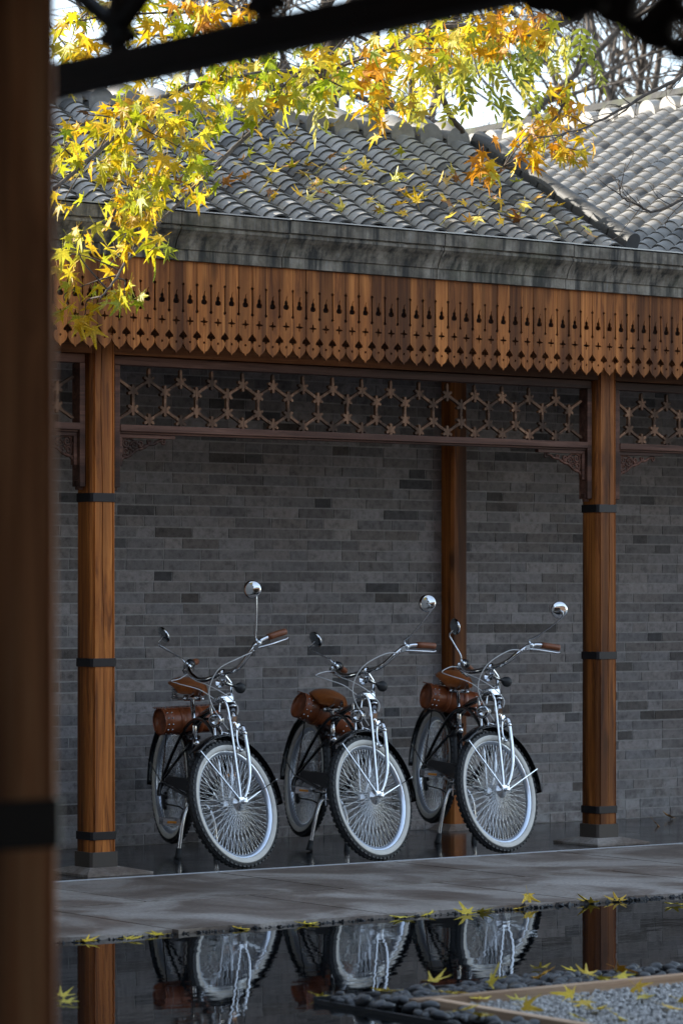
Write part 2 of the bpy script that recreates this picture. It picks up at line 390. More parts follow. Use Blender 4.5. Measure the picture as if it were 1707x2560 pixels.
# gravel: thousands of chips as one object
b = MB(); rg = random.Random(8)
base = [(1, 1, 1), (1, -1, -1), (-1, 1, -1), (-1, -1, 1)]
oct_v = [(1, 0, 0), (-1, 0, 0), (0, 1, 0), (0, -1, 0), (0, 0, 1), (0, 0, -1)]
oct_f = [(0, 2, 4), (2, 1, 4), (1, 3, 4), (3, 0, 4), (2, 0, 5), (1, 2, 5), (3, 1, 5), (0, 3, 5)]
b.add([(6.45, 6.0, -.022), (20, 6.0, -.022), (20, 8.40, -.022), (6.45, 8.40, -.022)], [(0, 1, 2, 3)])
def chip(x, y, z, r):
    mm = Rz(rg.uniform(0, 6.3)) @ Rx(rg.uniform(0, 6.3)) @ Ry(rg.uniform(0, 6.3))
    b.add([mm @ Vector([c*r*rg.uniform(.6, 1.2) for c in v])+Vector((x, y, z)) for v in oct_v], oct_f)
for _ in range(15000):
    x = 6.5+rg.random()*2.6; y = rg.uniform(7.3, 8.385)
    if y > 8.43-(0) or x < 6.52: continue
    chip(x, y, -.012+rg.uniform(-.006, .010), rg.uniform(.006, .012))
struct('gravel', b.mesh('gravel', M['gravel']), 'stuff')
b = MB()
for _ in range(1100):
    x = rg.uniform(6.2, 11.6); big = x > 8.9 and rg.random() < .25
    chip(x, 10.915+rg.uniform(-.016, .02), -.022+rg.uniform(-.006, .010), rg.uniform(.014, .021) if big else rg.choice([.005, .007, .010]))
struct('gravel_strip', b.mesh('gravel_strip', M['pebble']), 'stuff')

# ------------------------------------------------------------------ brick walls
def brick_me(L, i):
    b = MB(); b.box((0, 0, 0), (L, .06, .0525), jit=.0012); return b.mesh('brick', M['brick'], bevel=0)
LS, LH = .2375, .112
STR = [brick_me(LS, i) for i in range(5)]; HDR = [brick_me(LH, i) for i in range(4)]
def brick_col(rb):
    k = rb.random()
    if k < .09: g = rb.uniform(.06, .105)
    elif k < .85: g = rb.uniform(.14, .225)
    else: g = rb.uniform(.22, .28)
    w = rb.uniform(-.004, .008); return (g*1.06+w, g*.965, g*.95-w)
def brick_wall(label, x0, x1, singles, seed):
    rb = random.Random(seed); w = thing('brick_wall', label, 'wall')
    b = MB(); xa_ = x0 if x0 > 8 else -2.0; b.box(((xa_+x1)/2, 14.9605, 1.42), (x1-xa_, .32, 2.96)); ob('mortar', b.mesh('mortar', M['mortar']), w)
    allb = []; z = .03; row = 0
    while z < 2.85:
        seq = ['S', 'S', 'H'] if row % 2 else ['S', 'H', 'S']
        x = x0-rb.choice([.0, .06, .12, .18])-(.06 if row % 2 else .18); k = rb.randint(0, 2)
        while x < x1:
            ty = seq[k % 3] if rb.random() < .85 else 'S'; k += 1
            L = LS if ty == 'S' else LH; a = max(x, x0); e = min(x+L, x1)
            if e-a > .03: allb.append((ty, (a+e)/2, e-a, L, z))
            x += L+.008
        z += .0609; row += 1
    key = sorted(allb, key=lambda q: singles(q))
    pick = set(key[:300]); m = MB()
    for q in allb:
        ty, xc, le, L, z = q; yo = 14.797+.03+rb.uniform(-.0014, .0012)
        c = brick_col(rb); mm = T(xc, yo, z) @ Ry(rb.uniform(-.0025, .0025)) @ Rz(rb.uniform(-.002, .002))
        if q in pick:
            ob('brick', rb.choice(STR if ty == 'S' else HDR), w, mm @ Matrix.Diagonal((le/L, 1, 1, 1)), None, c)
        else:
            m.tint = c; m.box((xc, yo, z), (le, .06, .0525), Ry(rb.uniform(-.0025, .0025)).to_3x3(), jit=.0012)
    ob('bricks', m.mesh('bricks', M['brick_mass'], tint=True), w, None, 'stuff'); return w
brick_wall('grey brick wall behind the three bicycles, left of the wall post', 5.0, 11.495, lambda q: abs(q[1]-9.75)*.62+abs(q[4]-1.45), 21)
brick_wall('grey brick wall section right of the wooden wall post', 11.58, 18.0, lambda q: abs(q[1]-12.35)*.9+abs(q[4]-1.1), 22)

# ------------------------------------------------------------------ covered corridor
cor = thing('covered_corridor', 'long timber corridor with carved valance and grey tiled roof sheltering the bicycles', 'corridor')
def octo(s, ch):
    h = s/2; return [(-h+ch, -h), (h-ch, -h), (h, -h+ch), (h, h-ch), (h-ch, h), (-h+ch, h), (-h, h-ch), (-h, -h+ch)]
def grooved(s, ch, g=.008):
    """column section: square with a chamfer bounded by two thin grooves at each corner"""
    h = s/2; q = []
    for rot in range(4):
        a = rot*math.pi/2
        for (x, y) in ((-h+ch+.010, -h), (-h+ch+.0055, -h+g), (-h+ch+.001, -h+.001), (-h+.001, -h+ch+.001), (-h+g, -h+ch+.0055), (-h, -h+ch+.010)):
            q.append((x*math.cos(a)-y*math.sin(a), x*math.sin(a)+y*math.cos(a)))
    q2 = []
    for rot in range(4): q2 += list(reversed(q[rot*6:rot*6+6]))
    return q2
def prism(sec, z0, z1, s0=1., s1=1., cap=True):
    n = len(sec); b = MB()
    vs = [(x*s0, y*s0, z0) for x, y in sec]+[(x*s1, y*s1, z1) for x, y in sec]
    fs = [(i, (i+1) % n, (i+1) % n+n, i+n) for i in range(n)]
    if cap: fs += [tuple(reversed(range(n))), tuple(range(n, 2*n))]
    return b.add(vs, fs)
def column(parent, x, y, z0, z1, s, rot=0, shaft=None, bands=((.175, .04), (1.03, .042), (1.845, .044)), plinth=None, name='column'):
    shaft = shaft or M['wood_lit']
    b = MB(); sec = grooved(s, s*.085); h = s/2; nz = 26; rc = random.Random(int(x*100)); off = rc.uniform(-.012, .012); ph = rc.uniform(0, 6)
    rings = []
    for k in range(nz+1):
        u = k/nz; sc_ = 1.035-.05*u; z = z0+(z1-z0)*u
        cx_ = off+.006*math.sin(u*7+ph)+.003*math.sin(u*23+ph); wd = .0010+.0016*max(0, math.sin(u*5+ph*2))
        # sections run clockwise seen from above; the front face is split by the crack
        pts = []
        for (px, py) in sec: pts.append((px*sc_, py*sc_, z))
        rings.append((pts, (cx_, wd, z, sc_)))
    n = len(sec); vs = []
    fi = [i for i in range(n) if abs(sec[i][1]+h) < 1e-6 and abs(sec[(i+1) % n][1]+h) < 1e-6][0]
    for pts, (cx_, wd, z, sc_) in rings:
        fy = -h*sc_; a_, b_ = pts[fi], pts[(fi+1) % n]; sg = 1 if b_[0] > a_[0] else -1
        crack = [(cx_-sg*wd, fy, z), (cx_, fy+.012, z), (cx_+sg*wd, fy, z)]
        vs += pts[:fi+1]+crack+pts[fi+1:]
    m_ = n+3
    b.add(vs, [(r_*m_+i, r_*m_+(i+1) % m_, (r_+1)*m_+(i+1) % m_, (r_+1)*m_+i) for r_ in range(nz) for i in range(m_)])
    me_ = b.mesh('column', shaft); bm = bmesh.new(); bm.from_mesh(me_); bmesh.ops.recalc_face_normals(bm, faces=bm.faces); bm.to_mesh(me_); bm.free()
    c = ob(name, me_, parent, T(x, y, 0) @ Rz(rot))
    for zb, hb in bands:
        k = 1.035-.05*zb/3
        m = prism(octo(s*k+.008, s*.085), zb, zb+hb).mesh('iron_band', M['iron'], bevel=.0015); ob('iron_band', m, c)
    ob('column_base', prism(octo(s+.022, s*.085), z0-.002, z0+.075).mesh('column_base', M['black_base'], bevel=.002), c)
    return c
for i, x in enumerate((4.93, 8.205, 11.478, 14.75)):
    column(cor, x, 13.36, .04, 2.95, .142)
    px = x+.05; h = .19; t_ = .09
    b = MB(); b.add([(px-h, 13.21, .001), (px+h, 13.21, .001), (px+h, 13.59, .001), (px-h, 13.59, .001), (px-h, 13.21, .012), (px+h, 13.21, .012), (px+h, 13.59, .012), (px-h, 13.59, .012),
           (x-t_, 13.27, .041), (x+t_, 13.27, .041), (x+t_, 13.45, .041), (x-t_, 13.45, .041)],
          [(0, 1, 5, 4), (1, 2, 6, 5), (2, 3, 7, 6), (3, 0, 4, 7), (4, 5, 9, 8), (5, 6, 10, 9), (6, 7, 11, 10), (7, 4, 8, 11), (8, 9, 10, 11)])
    ob('column_plinth', b.mesh('column_plinth', M['paving']), cor)
for x in (4.99, 8.265, 11.538, 14.81):        # posts let into the rear wall
    if x in (11.538, 14.81):
        w = ob('wall_post', prism(octo(.120, .016), .03, 2.9).mesh('wall_post', M['wood_lit']), cor, T(x+.006, 14.755, 0))
        b = MB(); b.add([(x-.17, 14.58, .001), (x+.17, 14.58, .001), (x+.17, 14.79, .001), (x-.17, 14.79, .001), (x-.08, 14.67, .032), (x+.08, 14.67, .032), (x+.08, 14.79, .032), (x-.08, 14.79, .032)],
                        [(0, 1, 5, 4), (1, 2, 6, 5), (3, 0, 4, 7), (4, 5, 6, 7)])
        ob('column_plinth', b.mesh('column_plinth', M['paving']), cor)
b = MB(); b.box((9.8, 13.36, 2.68), (17, .13, .205)); ob('lintel_beam', b.mesh('lintel_beam', M['beam'], bevel=.004), cor)
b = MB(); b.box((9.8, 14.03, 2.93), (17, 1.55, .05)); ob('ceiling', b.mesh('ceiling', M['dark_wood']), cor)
b = MB(); b.box((9.8, 13.163, 2.995), (17, .045, .09)); val = ob('valance', b.mesh('valance', M['beam']), cor)
# valance boards (pierced)
PB = .08317
def board():
    w = PB/2-.0009; rt = [(w, 3.045), (w, 2.937)]; q = .0082
    rt += [(w-q*math.sin(R(180*k/6)), 2.929+q*math.cos(R(180*k/6))) for k in range(1, 6)]
    rt += [(w-.0034, 2.921), (w-.0034, 2.804)]
    rt += [(w-q*math.sin(R(180*k/6)), 2.797+q*math.cos(R(180*k/6))) for k in range(1, 6)]
    rt += [(w, 2.788), (w, 2.703), (w-.004, 2.696), (w-.011, 2.688), (w-.019, 2.680), (w-.0235, 2.673), (w-.0235, 2.668), (w-.020, 2.664), (w-.009, 2.664),
           (w-.0075, 2.658), (w-.002, 2.653), (w, 2.645), (w-.002, 2.634), (w-.007, 2.623), (w-.015, 2.612), (w-.024, 2.604), (w-.0325, 2.5995), (.0065, 2.599), (.003, 2.592), (0, 2.587)]
    out = rt+[(-x, z) for x, z in reversed(rt[:-1])]
    g = [(.0035, 2.842), (.0095, 2.844), (.0115, 2.850), (.0105, 2.8575), (.0055, 2.863), (.0072, 2.869), (.0055, 2.876), (.0026, 2.879), (.0022, 2.886), (.0052, 2.897), (.0040, 2.899), (.0005, 2.893), (-.0012, 2.886),
         (-.0018, 2.879), (-.0055, 2.876), (-.0072, 2.869), (-.0055, 2.863), (-.0105, 2.8575), (-.0115, 2.850), (-.0095, 2.844), (-.0035, 2.842)]
    g = [(x*1.55, 2.866+(z-2.868)*1.25) for x, z in g]
    cr = []
    for k in range(8):
        a = R(45*k); r = .0215 if k % 2 == 0 else .0078
        if k % 2 == 0:
            for da in (-.15, .15): cr.append((r*math.sin(a+da), 2.748+r*math.cos(a+da)))
        else: cr.append((r*math.sin(a), 2.748+r*math.cos(a)))
    ho = [(.0068*math.cos(R(45*k)), 2.643+.0068*math.sin(R(45*k))) for k in range(8)]
    return shape2d('valance_board', out, [g, cr, ho], .011, M['board'])
BM = board()
for i in range(-34, 90):
    x = 7.902-PB*.5+PB*i
    ob('valance_board', BM, val, T(x, 13.138+random.uniform(-.0015, .0015), random.uniform(-.0015, .0015)))
# lattice friezes and brackets in each bay
PITCH = 3.025/16
def lat_bar(L, w=.0145, d=.018):
    b = MB(); h = L/2; tp = .009
    sec = [(-w/2, -h+tp), (0, -h), (w/2, -h+tp), (w/2, h-tp), (0, h), (-w/2, h-tp)]
    n = 6; vs = [(x, -d/2, z) for x, z in sec]+[(x, d/2, z) for x, z in sec]
    b.add(vs, [tuple(range(n)), tuple(reversed(range(n, 2*n)))]+[(i, i+n, (i+1) % n+n, (i+1) % n) for i in range(n)])
    return b.mesh('lattice_bar', M['lattice'])
EXT = .030
LV = lat_bar(.09+2*EXT); dz = .0545; LD = lat_bar(math.hypot(PITCH/2, dz)+2*EXT); LT = lat_bar(.062+EXT)
ZA, ZB, ZC, ZD = 2.460, 2.4055, 2.3155, 2.261
def star_mesh(mat, r=.035, w=.0078, d=.021):
    b = MB(); o = []
    for k in range(6):
        a = R(60*k); ca, sa = math.cos(a), math.sin(a)
        for u, v in ((w*1.0, r*.30+w*.45), (w*.95, r*.86), (0, r), (-w*.95, r*.86)): o.append((u*ca-v*sa, u*sa+v*ca))
    n = len(o); b.add([(x, -d/2, z) for x, z in o]+[(x, d/2, z) for x, z in o]+[(0, -d/2, 0)], [((i+1) % n, i, 2*n) for i in range(n)]+[(i, (i+1) % n, (i+1) % n+n, i+n) for i in range(n)])
    return b.mesh('lattice_star', mat)
STAR = star_mesh(M['lattice'])
def frieze(xa, xb, n):
    b = MB(); y = 13.36
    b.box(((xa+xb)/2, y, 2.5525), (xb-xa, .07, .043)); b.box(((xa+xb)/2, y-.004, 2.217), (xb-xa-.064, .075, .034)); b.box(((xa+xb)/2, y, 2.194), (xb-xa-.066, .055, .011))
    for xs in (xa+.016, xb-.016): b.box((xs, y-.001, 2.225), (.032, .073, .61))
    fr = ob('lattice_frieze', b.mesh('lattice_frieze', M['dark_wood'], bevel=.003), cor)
    for xs in (xa+.016, xb-.016):
        f = prism(octo(.034, .008), 1.905, 1.96).mesh('finial', M['dark_wood_z'], bevel=.003); ob('finial', f, fr, T(xs, y-.002, 0))
        ob('finial', prism(octo(.044, .008), 1.925, 1.950).mesh('finial_collar', M['dark_wood_z'], bevel=.003), fr, T(xs, y-.002, 0.0))
    x0 = xa+.032
    for k in range(n):
        xv = x0+PITCH*(k+.5)
        ob('lattice_bar', LV, fr, T(xv, y, (ZB+ZC)/2)); ob('lattice_star', STAR, fr, T(xv, y, ZB)); ob('lattice_star', STAR, fr, T(xv, y, ZC))
        for sx in (-1, 1):
            for z0, z1 in ((ZB, ZA), (ZC, ZD)):
                ang = math.atan2(sx*PITCH/2, z1-z0)
                L = LD
                edge = (k == 0 and sx < 0) or (k == n-1 and sx > 0)
                mm = T(xv+sx*PITCH/4, y+.0012*(1 if sx > 0 else -1), (z0+z1)/2) @ Ry(ang)
                if edge: mm = T(xv+sx*(PITCH/4-.012), y, z0+(z1-z0)*.45) @ Ry(ang) @ Matrix.Diagonal((1, 1, .80, 1))
                ob('lattice_bar', L, fr, mm)
        if k < n-1:
            xt = x0+PITCH*(k+1)
            ob('lattice_bar', LT, fr, T(xt, y, ZA+.018)); ob('lattice_bar', LT, fr, T(xt, y, ZD-.012)); ob('lattice_star', STAR, fr, T(xt, y, ZA)); ob('lattice_star', STAR, fr, T(xt, y, ZD))
    return fr
def spiral(cx, cz, r0, r1, a0, turns, n=22):
    return [(cx+(r0+(r1-r0)*k/n)*math.cos(a0+turns*2*math.pi*k/n), 0, cz+(r0+(r1-r0)*k/n)*math.sin(a0+turns*2*math.pi*k/n)) for k in range(n+1)]
def bracket_scroll():
    b = MB()
    b.tube(catmull([(.018, 0, -.14), (.035, 0, -.118), (.06, 0, -.112), (.085, 0, -.098), (.11, 0, -.078), (.135, 0, -.072), (.16, 0, -.062), (.185, 0, -.048), (.215, 0, -.045), (.24, 0, -.030), (.27, 0, -.026)], 4), [.006+.003*abs(math.sin(k*.7)) for k in range(41)], 6)
    for c in ((.052, -.045, .026, .004, 1.0, 1.6), (.098, -.055, .022, .004, 3.2, -1.5), (.045, -.088, .018, .003, .2, 1.4), (.082, -.088, .014, .003, 2.0, -1.3), (.135, -.045, .016, .003, 4.0, 1.4), (.27, -.034, .013, .004, 1.2, -1.2), (.022, -.128, .012, .003, .5, 1.2), (.19, -.034, .012, .003, 2.5, 1.2)):
        b.tube(spiral(*c), [.0065-.003*k/22 for k in range(23)], 5)
    b.tube(catmull([(.02, 0, -.02), (.06, 0, -.018), (.10, 0, -.03), (.14, 0, -.062)], 4), .0065, 6)
    b.tube(catmull([(.02, 0, -.05), (.03, 0, -.07), (.03, 0, -.1), (.045, 0, -.115)], 4), .006, 6)
    for c in ((.07, -.07, .009), (.03, -.03, .008), (.115, -.035, .007), (.06, -.105, .008), (.155, -.058, .007)):
        b.lathe([(0, -c[2]), (c[2]*.8, -c[2]*.5), (c[2], 0), (c[2]*.8, c[2]*.5), (0, c[2])], 8, T(c[0], 0, c[1]))
    return b.mesh('bracket_scroll', M['dark_wood_z'])
SCR = bracket_scroll()
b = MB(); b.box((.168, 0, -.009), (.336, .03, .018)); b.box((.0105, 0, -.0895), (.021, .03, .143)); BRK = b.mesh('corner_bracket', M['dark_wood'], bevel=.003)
def bracket(parent, x, z, flip, y=13.355, rz=0, k=1):
    mm = T(x, y, z) @ Rz(rz) @ Matrix.Diagonal((-k if flip else k, k, k, 1))
    o = ob('corner_bracket', BRK, parent, mm); ob('bracket_scroll', SCR, o); return o
for xa, xb in ((5.015, 8.12), (8.29, 11.393), (11.565, 14.665)):
    frieze(xa, xb, 16); bracket(cor, xa+.034, 2.187, False); bracket(cor, xb-.034, 2.187, True)
# cornice blocks
prof = [(13.16, 3.045), (13.105, 3.045), (13.105, 3.098), (13.096, 3.100), (13.094, 3.108), (13.088, 3.125), (13.078, 3.145), (13.066, 3.162), (13.054, 3.174), (13.046, 3.184), (13.040, 3.190), (13.040, 3.203), (13.048, 3.206), (13.048, 3.211), (13.034, 3.214), (13.032, 3.275), (13.24, 3.288), (13.24, 3.045)]
b = MB(); b.box((9.8, 13.19, 3.16), (17, .11, .21)); corn = ob('cornice', b.mesh('cornice_core', M['cornice']), cor)
jx = [1.3, 2.9, 4.2, 5.4, 6.3, 7.02, 7.72, 8.50, 9.15, 10.14, 11.02, 11.90, 12.75, 13.7, 14.9, 16.2, 18.3]
for a, e in zip(jx[:-1], jx[1:]):
    b = MB(); n = len(prof); dy = random.uniform(-.002, .002); dzz = random.uniform(-.0015, .0015)
    b.add([(a+.0022, y+dy, z+dzz) for y, z in prof]+[(e-.0022, y+dy, z+dzz) for y, z in prof], [tuple(range(n)), tuple(reversed(range(n, 2*n)))]+[(i, i+n, (i+1) % n+n, (i+1) % n) for i in range(n)])
    me = b.mesh('cornice_block', M['cornice'], bevel=.002); ob('cornice_block', me, corn)
b = MB()
for a, e in zip(jx[:-1], jx[1:]):
    k0 = random.uniform(-.002, .002); b.box(((a+e)/2, 13.135, 3.289+k0), (e-a-.004, .225, .006), Rx(R(3.2)).to_3x3())
ob('flashing', b.mesh('flashing', M['flashing']), cor)

# ------------------------------------------------------------------ tiled roofs
def tile_mesh(name, mat, rad=.078, L=.15, th=.0095, seg=9, half=66):
    b = MB(); vs = []
    for y in (0, L):
        for r in (rad, rad-th):
            for k in range(seg+1):
                a = R(-half+2*half*k/seg); vs.append((r*math.sin(a), y, r*math.cos(a)-rad+.018))
    n = seg+1
    f = []; sm = []
    for k in range(seg):
        f += [(k, k+1, 2*n+k+1, 2*n+k), (n+k, 3*n+k, 3*n+k+1, n+k+1)]
    b.add(vs, f, True)
    b.add(vs, [(k, n+k, n+k+1, k+1) for k in range(seg)]+[(2*n+k, 2*n+k+1, 3*n+k+1, 3*n+k) for k in range(seg)]+[(0, 2*n, 3*n, n), (n-1, 2*n-1, 4*n-1, 3*n-1)])
    return b
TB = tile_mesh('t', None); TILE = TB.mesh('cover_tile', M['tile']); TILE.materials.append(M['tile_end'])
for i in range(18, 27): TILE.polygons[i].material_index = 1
def tcol(rt, lo=.13, hi=.24):
    g = rt.uniform(lo, hi) if rt.random() < .9 else rt.uniform(.07, .11); return (g*1.03, g, g*.95)
def roof(parent, MX, rows, length, pitch, expo, singles, seed, lo, hi, pan_w=.205, tilt=9.5):
    """rows: list of x offsets; slope runs from local y=0 (eave) to y=length along +Y rising by pitch; MX places the roof"""
    rt = random.Random(seed); SL = MX @ Rx(pitch)
    b = MB(); x0 = min(rows)-pan_w/2; x1 = max(rows)+pan_w/2
    b.box(((x0+x1)/2, length/2, -.125), (x1-x0, length, .05))
    r = ob('roof', b.mesh('roof', M['valley']), parent, SL)
    # pan channels between the cover rows
    b = MB(); steps = int(length/.075)
    for xr in rows+[min(rows)-pan_w]:
        xc = xr+pan_w/2
        for k in range(steps):
            y = k*.075; zz = rt.uniform(-.004, .004)
            p = [(-.075, -.028), (-.045, -.058), (0, -.070), (.045, -.058), (.075, -.028)]
            b.add([(xc+a, y, z+.012+zz) for a, z in p]+[(xc+a, y+.085, z-.002+zz) for a, z in p]+[(xc+a, y, z-.006+zz) for a, z in p],
                  [(i, i+1, i+6, i+5) for i in range(4)]+[(i+10, i+11, i+1, i) for i in range(4)], True)
    ob('pan_tiles', b.mesh('pan_tiles', M['valley']), r, None, 'stuff')
    allt = [(xr, k*expo) for xr in rows for k in range(-1, int(length/expo))]
    key = sorted(allt, key=singles); pick = set(key[:300]); m = MB()
    for xr, y in allt:
        mm = T(xr+rt.uniform(-.003, .003), y, rt.uniform(-.002, .002)+.004) @ Rx(R(-tilt+rt.uniform(-.8, .8))) @ Rz(rt.uniform(-.03, .03)) @ Ry(rt.uniform(-.03, .03)); c = tcol(rt, lo, hi)
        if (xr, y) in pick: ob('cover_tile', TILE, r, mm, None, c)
        else: m.tint = c; nb = len(m.v); m.v += [tuple(mm @ Vector(v)) for v in TB.v]; m.f += [tuple(i+nb for i in f) for f in TB.f]; m.sm += TB.sm; m.t += [c]*18+[(.06/.95, .058/.95, .055/.95)]*9+[c]*(len(TB.f)-27)  # joined tiles carry the same painted shade on their front ends
    ob('cover_tiles', m.mesh('cover_tiles', M['tile_mass'], tint=True), r, None, 'stuff'); return r
PIT = R(28.0); ROWS = [11.435-.2045*k for k in range(31)]
LEN = 1.56
r1 = roof(cor, T(0, 13.22, 3.335), ROWS, LEN, PIT, .0625, lambda q: abs(q[0]-10.0)*.8+abs(q[1]-.78)*.5, 31, .24, .36)
# rolled ridge caps: one saddle block over each row
RY, RZ = 13.22+LEN*math.cos(PIT), 3.335+LEN*math.sin(PIT)
rt = random.Random(4)
for x in ROWS:
    b = MB(); seg = 10; rad = .083
    secs = []
    for q in range(7):
        a = q/6; yy = -.02+.34*a; zz = .055*math.sin(math.pi*min(1, a*1.05))
        secs.append((yy, zz+(.0 if q else -.004)))
    vs = []
    for yy, zz in secs:
        vs += [(rad*math.sin(R(-90+180*k/seg)), yy, rad*math.cos(R(-90+180*k/seg))+zz) for k in range(seg+1)]
    n = seg+1
    fs = [(i*n+k, i*n+k+1, (i+1)*n+k+1, (i+1)*n+k) for i in range(6) for k in range(seg)]
    b.add(vs, fs, True); b.add(vs[:n], [tuple(range(n))]); b.add([(v[0], v[1], -.12) for v in (vs[0], vs[n-1])]+[vs[n-1], vs[0]], [(0, 1, 2, 3)])
    b.add([(-rad, secs[0][0], -.12), (-rad, .32, -.12), (-rad, .32, .0), (-rad, secs[0][0], 0), (rad, secs[0][0], -.12), (rad, .32, -.12), (rad, .32, .0), (rad, secs[0][0], 0)], [(0, 1, 2, 3), (7, 6, 5, 4)])
    g = rt.uniform(.16, .26)
    ob('ridge_tile', b.mesh('ridge_tile', M['tile']), r1, (T(0, 13.22, 3.335) @ Rx(PIT)).inverted() @ T(x+rt.uniform(-.005, .005), RY-.015, RZ-.012+rt.uniform(-.006, .006)) @ Rz(rt.uniform(-.04, .04)), None, (g*1.02, g, g*.97))
# verge: a raised run of half round tubes at the right end, and the roof slab behind the ridge
b = MB(); b.box((8.3, RY+.16, RZ-.05), (6.6, .28, .10)); b.box((8.3, RY+.95, RZ-.40), (6.6, 1.4, .06), Rx(-PIT).to_3x3()); ob('roof_slope', b.mesh('roof_slope', M['valley']), cor)
inv = (T(0, 13.22, 3.335) @ Rx(PIT)).inverted()
nv = 9
for k in range(nv):
    L = LEN/nv*1.06; b = MB(); rr = .047
    pr = [(rr*math.cos(R(180*i/10)), rr*math.sin(R(180*i/10))) for i in range(11)]
    for (y0, y1, s) in ((0, L-.012, 1.0), (L-.012, L, .93)):
        vs = [(x*s, y0, z*s) for x, z in pr]+[(x*s, y1, z*s) for x, z in pr]
        b.add(vs, [(i, i+1, i+12, i+11) for i in range(10)], True)
    b.add([(x, 0, z) for x, z in pr], [tuple(range(11))])
    b.box((0, L/2, -.045), (rr*2, L, .09))
    g = rt.uniform(.05, .07)
    ob('verge_tile', b.mesh('verge_tile', M['tile']), r1, T(11.60, k*LEN/nv, .018), None, (g, g, g))
# second building: its slope faces left, sunlit
wing = thing('tiled_roof_building', 'sunlit grey tiled roof of the taller wing behind the corridor', 'building')
WP = R(32.6); WL = 2.85
MXW = T(14.0-WL*math.cos(WP), 0, 4.62-WL*math.sin(WP)) @ Rz(R(-90))     # local x -> -Y ... local y -> +X
rowsW = [-(13.30+.207*k) for k in range(40)]
r2 = roof(wing, MXW, rowsW, WL, WP, .066, lambda q: abs(-q[0]-15.7)*.6+abs(q[1]-1.9), 33, .20, .29, .207, 8)
for x in rowsW:
    b = MB(); rad = .08; L = .30; seg = 10
    vs = [(rad*math.sin(R(-90+180*k/seg)), y, rad*math.cos(R(-90+180*k/seg))) for y in (0, L) for k in range(seg+1)]
    b.add(vs, [(k, k+1, seg+2+k, seg+1+k) for k in range(seg)], True); b.add(vs[:seg+1], [tuple(range(seg+1))]); b.box((0, L/2, -.06), (2*rad, L, .12))
    ob('ridge_tile', b.mesh('ridge_tile', M['tile']), r2, Rx(-WP).to_4x4() @ T(0, 0, 0) if False else T(x, WL-.03, .0) @ Rx(-WP*.75), None, (.40, .39, .37))
b = MB(); b.box((15.2, 17.6, 4.0), (2.7, 8.6, .06), Ry(WP).to_3x3()); ob('roof_slope', b.mesh('roof_slope', M['valley']), wing)
b = MB(); b.box((14.0, 19.4, 1.6), (3.6, 8.0, 3.2)); ob('wall', b.mesh('wall', M['mortar']), wing)

# ------------------------------------------------------------------ near pavilion (the camera stands under it)
PCX, PCY = 2.109, 3.7215
pav = thing('timber_pavilion', 'dark out of focus pavilion post and lattice framing the view in front', 'pavilion')
column(pav, PCX, PCY, .04, 2.8, .150, R(3), M['near_wood'], bands=((.175, .05), (1.035, .066)))
P1 = Vector((2.06, 4.70, 2.20)); P2 = Vector((2.79, 3.40, 2.20))   # replaced below by survey values
def ray(u, d): 
    x = (u-853.5)/7880*d
    return Vector((math.sin(YAW)*d+math.cos(YAW)*x, math.cos(YAW)*d-math.sin(YAW)*x, 0))
P1 = ray(167, 5.20); P2 = ray(1309, 4.385); e = (P2-P1).normalized(); ang = math.atan2(e.y, e.x)
PM = T(P1.x, P1.y, 2.20) @ Rz(ang)
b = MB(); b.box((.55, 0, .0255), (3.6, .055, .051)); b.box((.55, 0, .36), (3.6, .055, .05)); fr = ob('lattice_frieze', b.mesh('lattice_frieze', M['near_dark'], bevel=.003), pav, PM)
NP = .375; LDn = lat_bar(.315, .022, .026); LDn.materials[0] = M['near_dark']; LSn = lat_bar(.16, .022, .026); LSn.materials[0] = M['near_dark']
s0 = (ray(307, 5.10)-P1).dot(e)
for k in range(-2, 5):
    xs = s0+NP*k
    ob('lattice_bar', LSn, fr, T(xs, 0, .078))
    for sx in (-1, 1):
        ob('lattice_bar', LDn, fr, T(xs+sx*NP/4, .001*sx, .088+.0545+.012) @ Ry(math.atan2(sx*NP/2, .125)))
def sh(u, v): return ((u-1309)*.000796, -(v-4+.213*(u-1309))*.000533)
s1 = (P2-P1).dot(e)
outl = [sh(*p) for p in [(1318, 1), (1324, 12), (1334, 33), (1350, 34), (1370, 31), (1392, 36), (1414, 49), (1430, 60), (1445, 45), (1461, 27), (1479, 26), (1497, 43), (1521, 62), (1560, 76), (1591, 104), (1606, 116), (1622, 126), (1640, 124), (1664, 130), (1671, 148), (1700, 157), (1722, 190), (1745, 235), (1770, 300), (1800, 300)]]
outl += [sh(1800, 4-.213*(1800-1309)), sh(1318, 4-.213*9)]
el = lambda cu, cv, ru, rv, n=14: [sh(cu+ru*math.cos(2*math.pi*k/n), cv+rv*math.sin(2*math.pi*k/n)) for k in range(n)]
holes = [el(1512, 16, 19, 15), [sh(*p) for p in [(1568, 30), (1566, 45), (1574, 53), (1590, 52), (1606, 40), (1640, 2), (1665, -30), (1640, -42), (1600, -40), (1575, -20)]], el(1676, 77, 22, 36), el(1700, 0, 22, 30)]
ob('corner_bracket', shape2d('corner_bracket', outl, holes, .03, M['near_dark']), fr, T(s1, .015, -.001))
b = MB(); b.box((1.6, -2.7, 1.4), (15, .24, 2.8)); b.box((-.7, .85, 1.4), (.2, 6.8, 2.79)); ob('rear_wall', b.mesh('rear_wall', M['mortar']), pav)  # the side wall is unseen, added to cut light from the left
b = MB(); b.box((1.6, .9, 2.86), (15.4, 7.4, .12)); ob('roof', b.mesh('roof', M['near_dark']), pav)
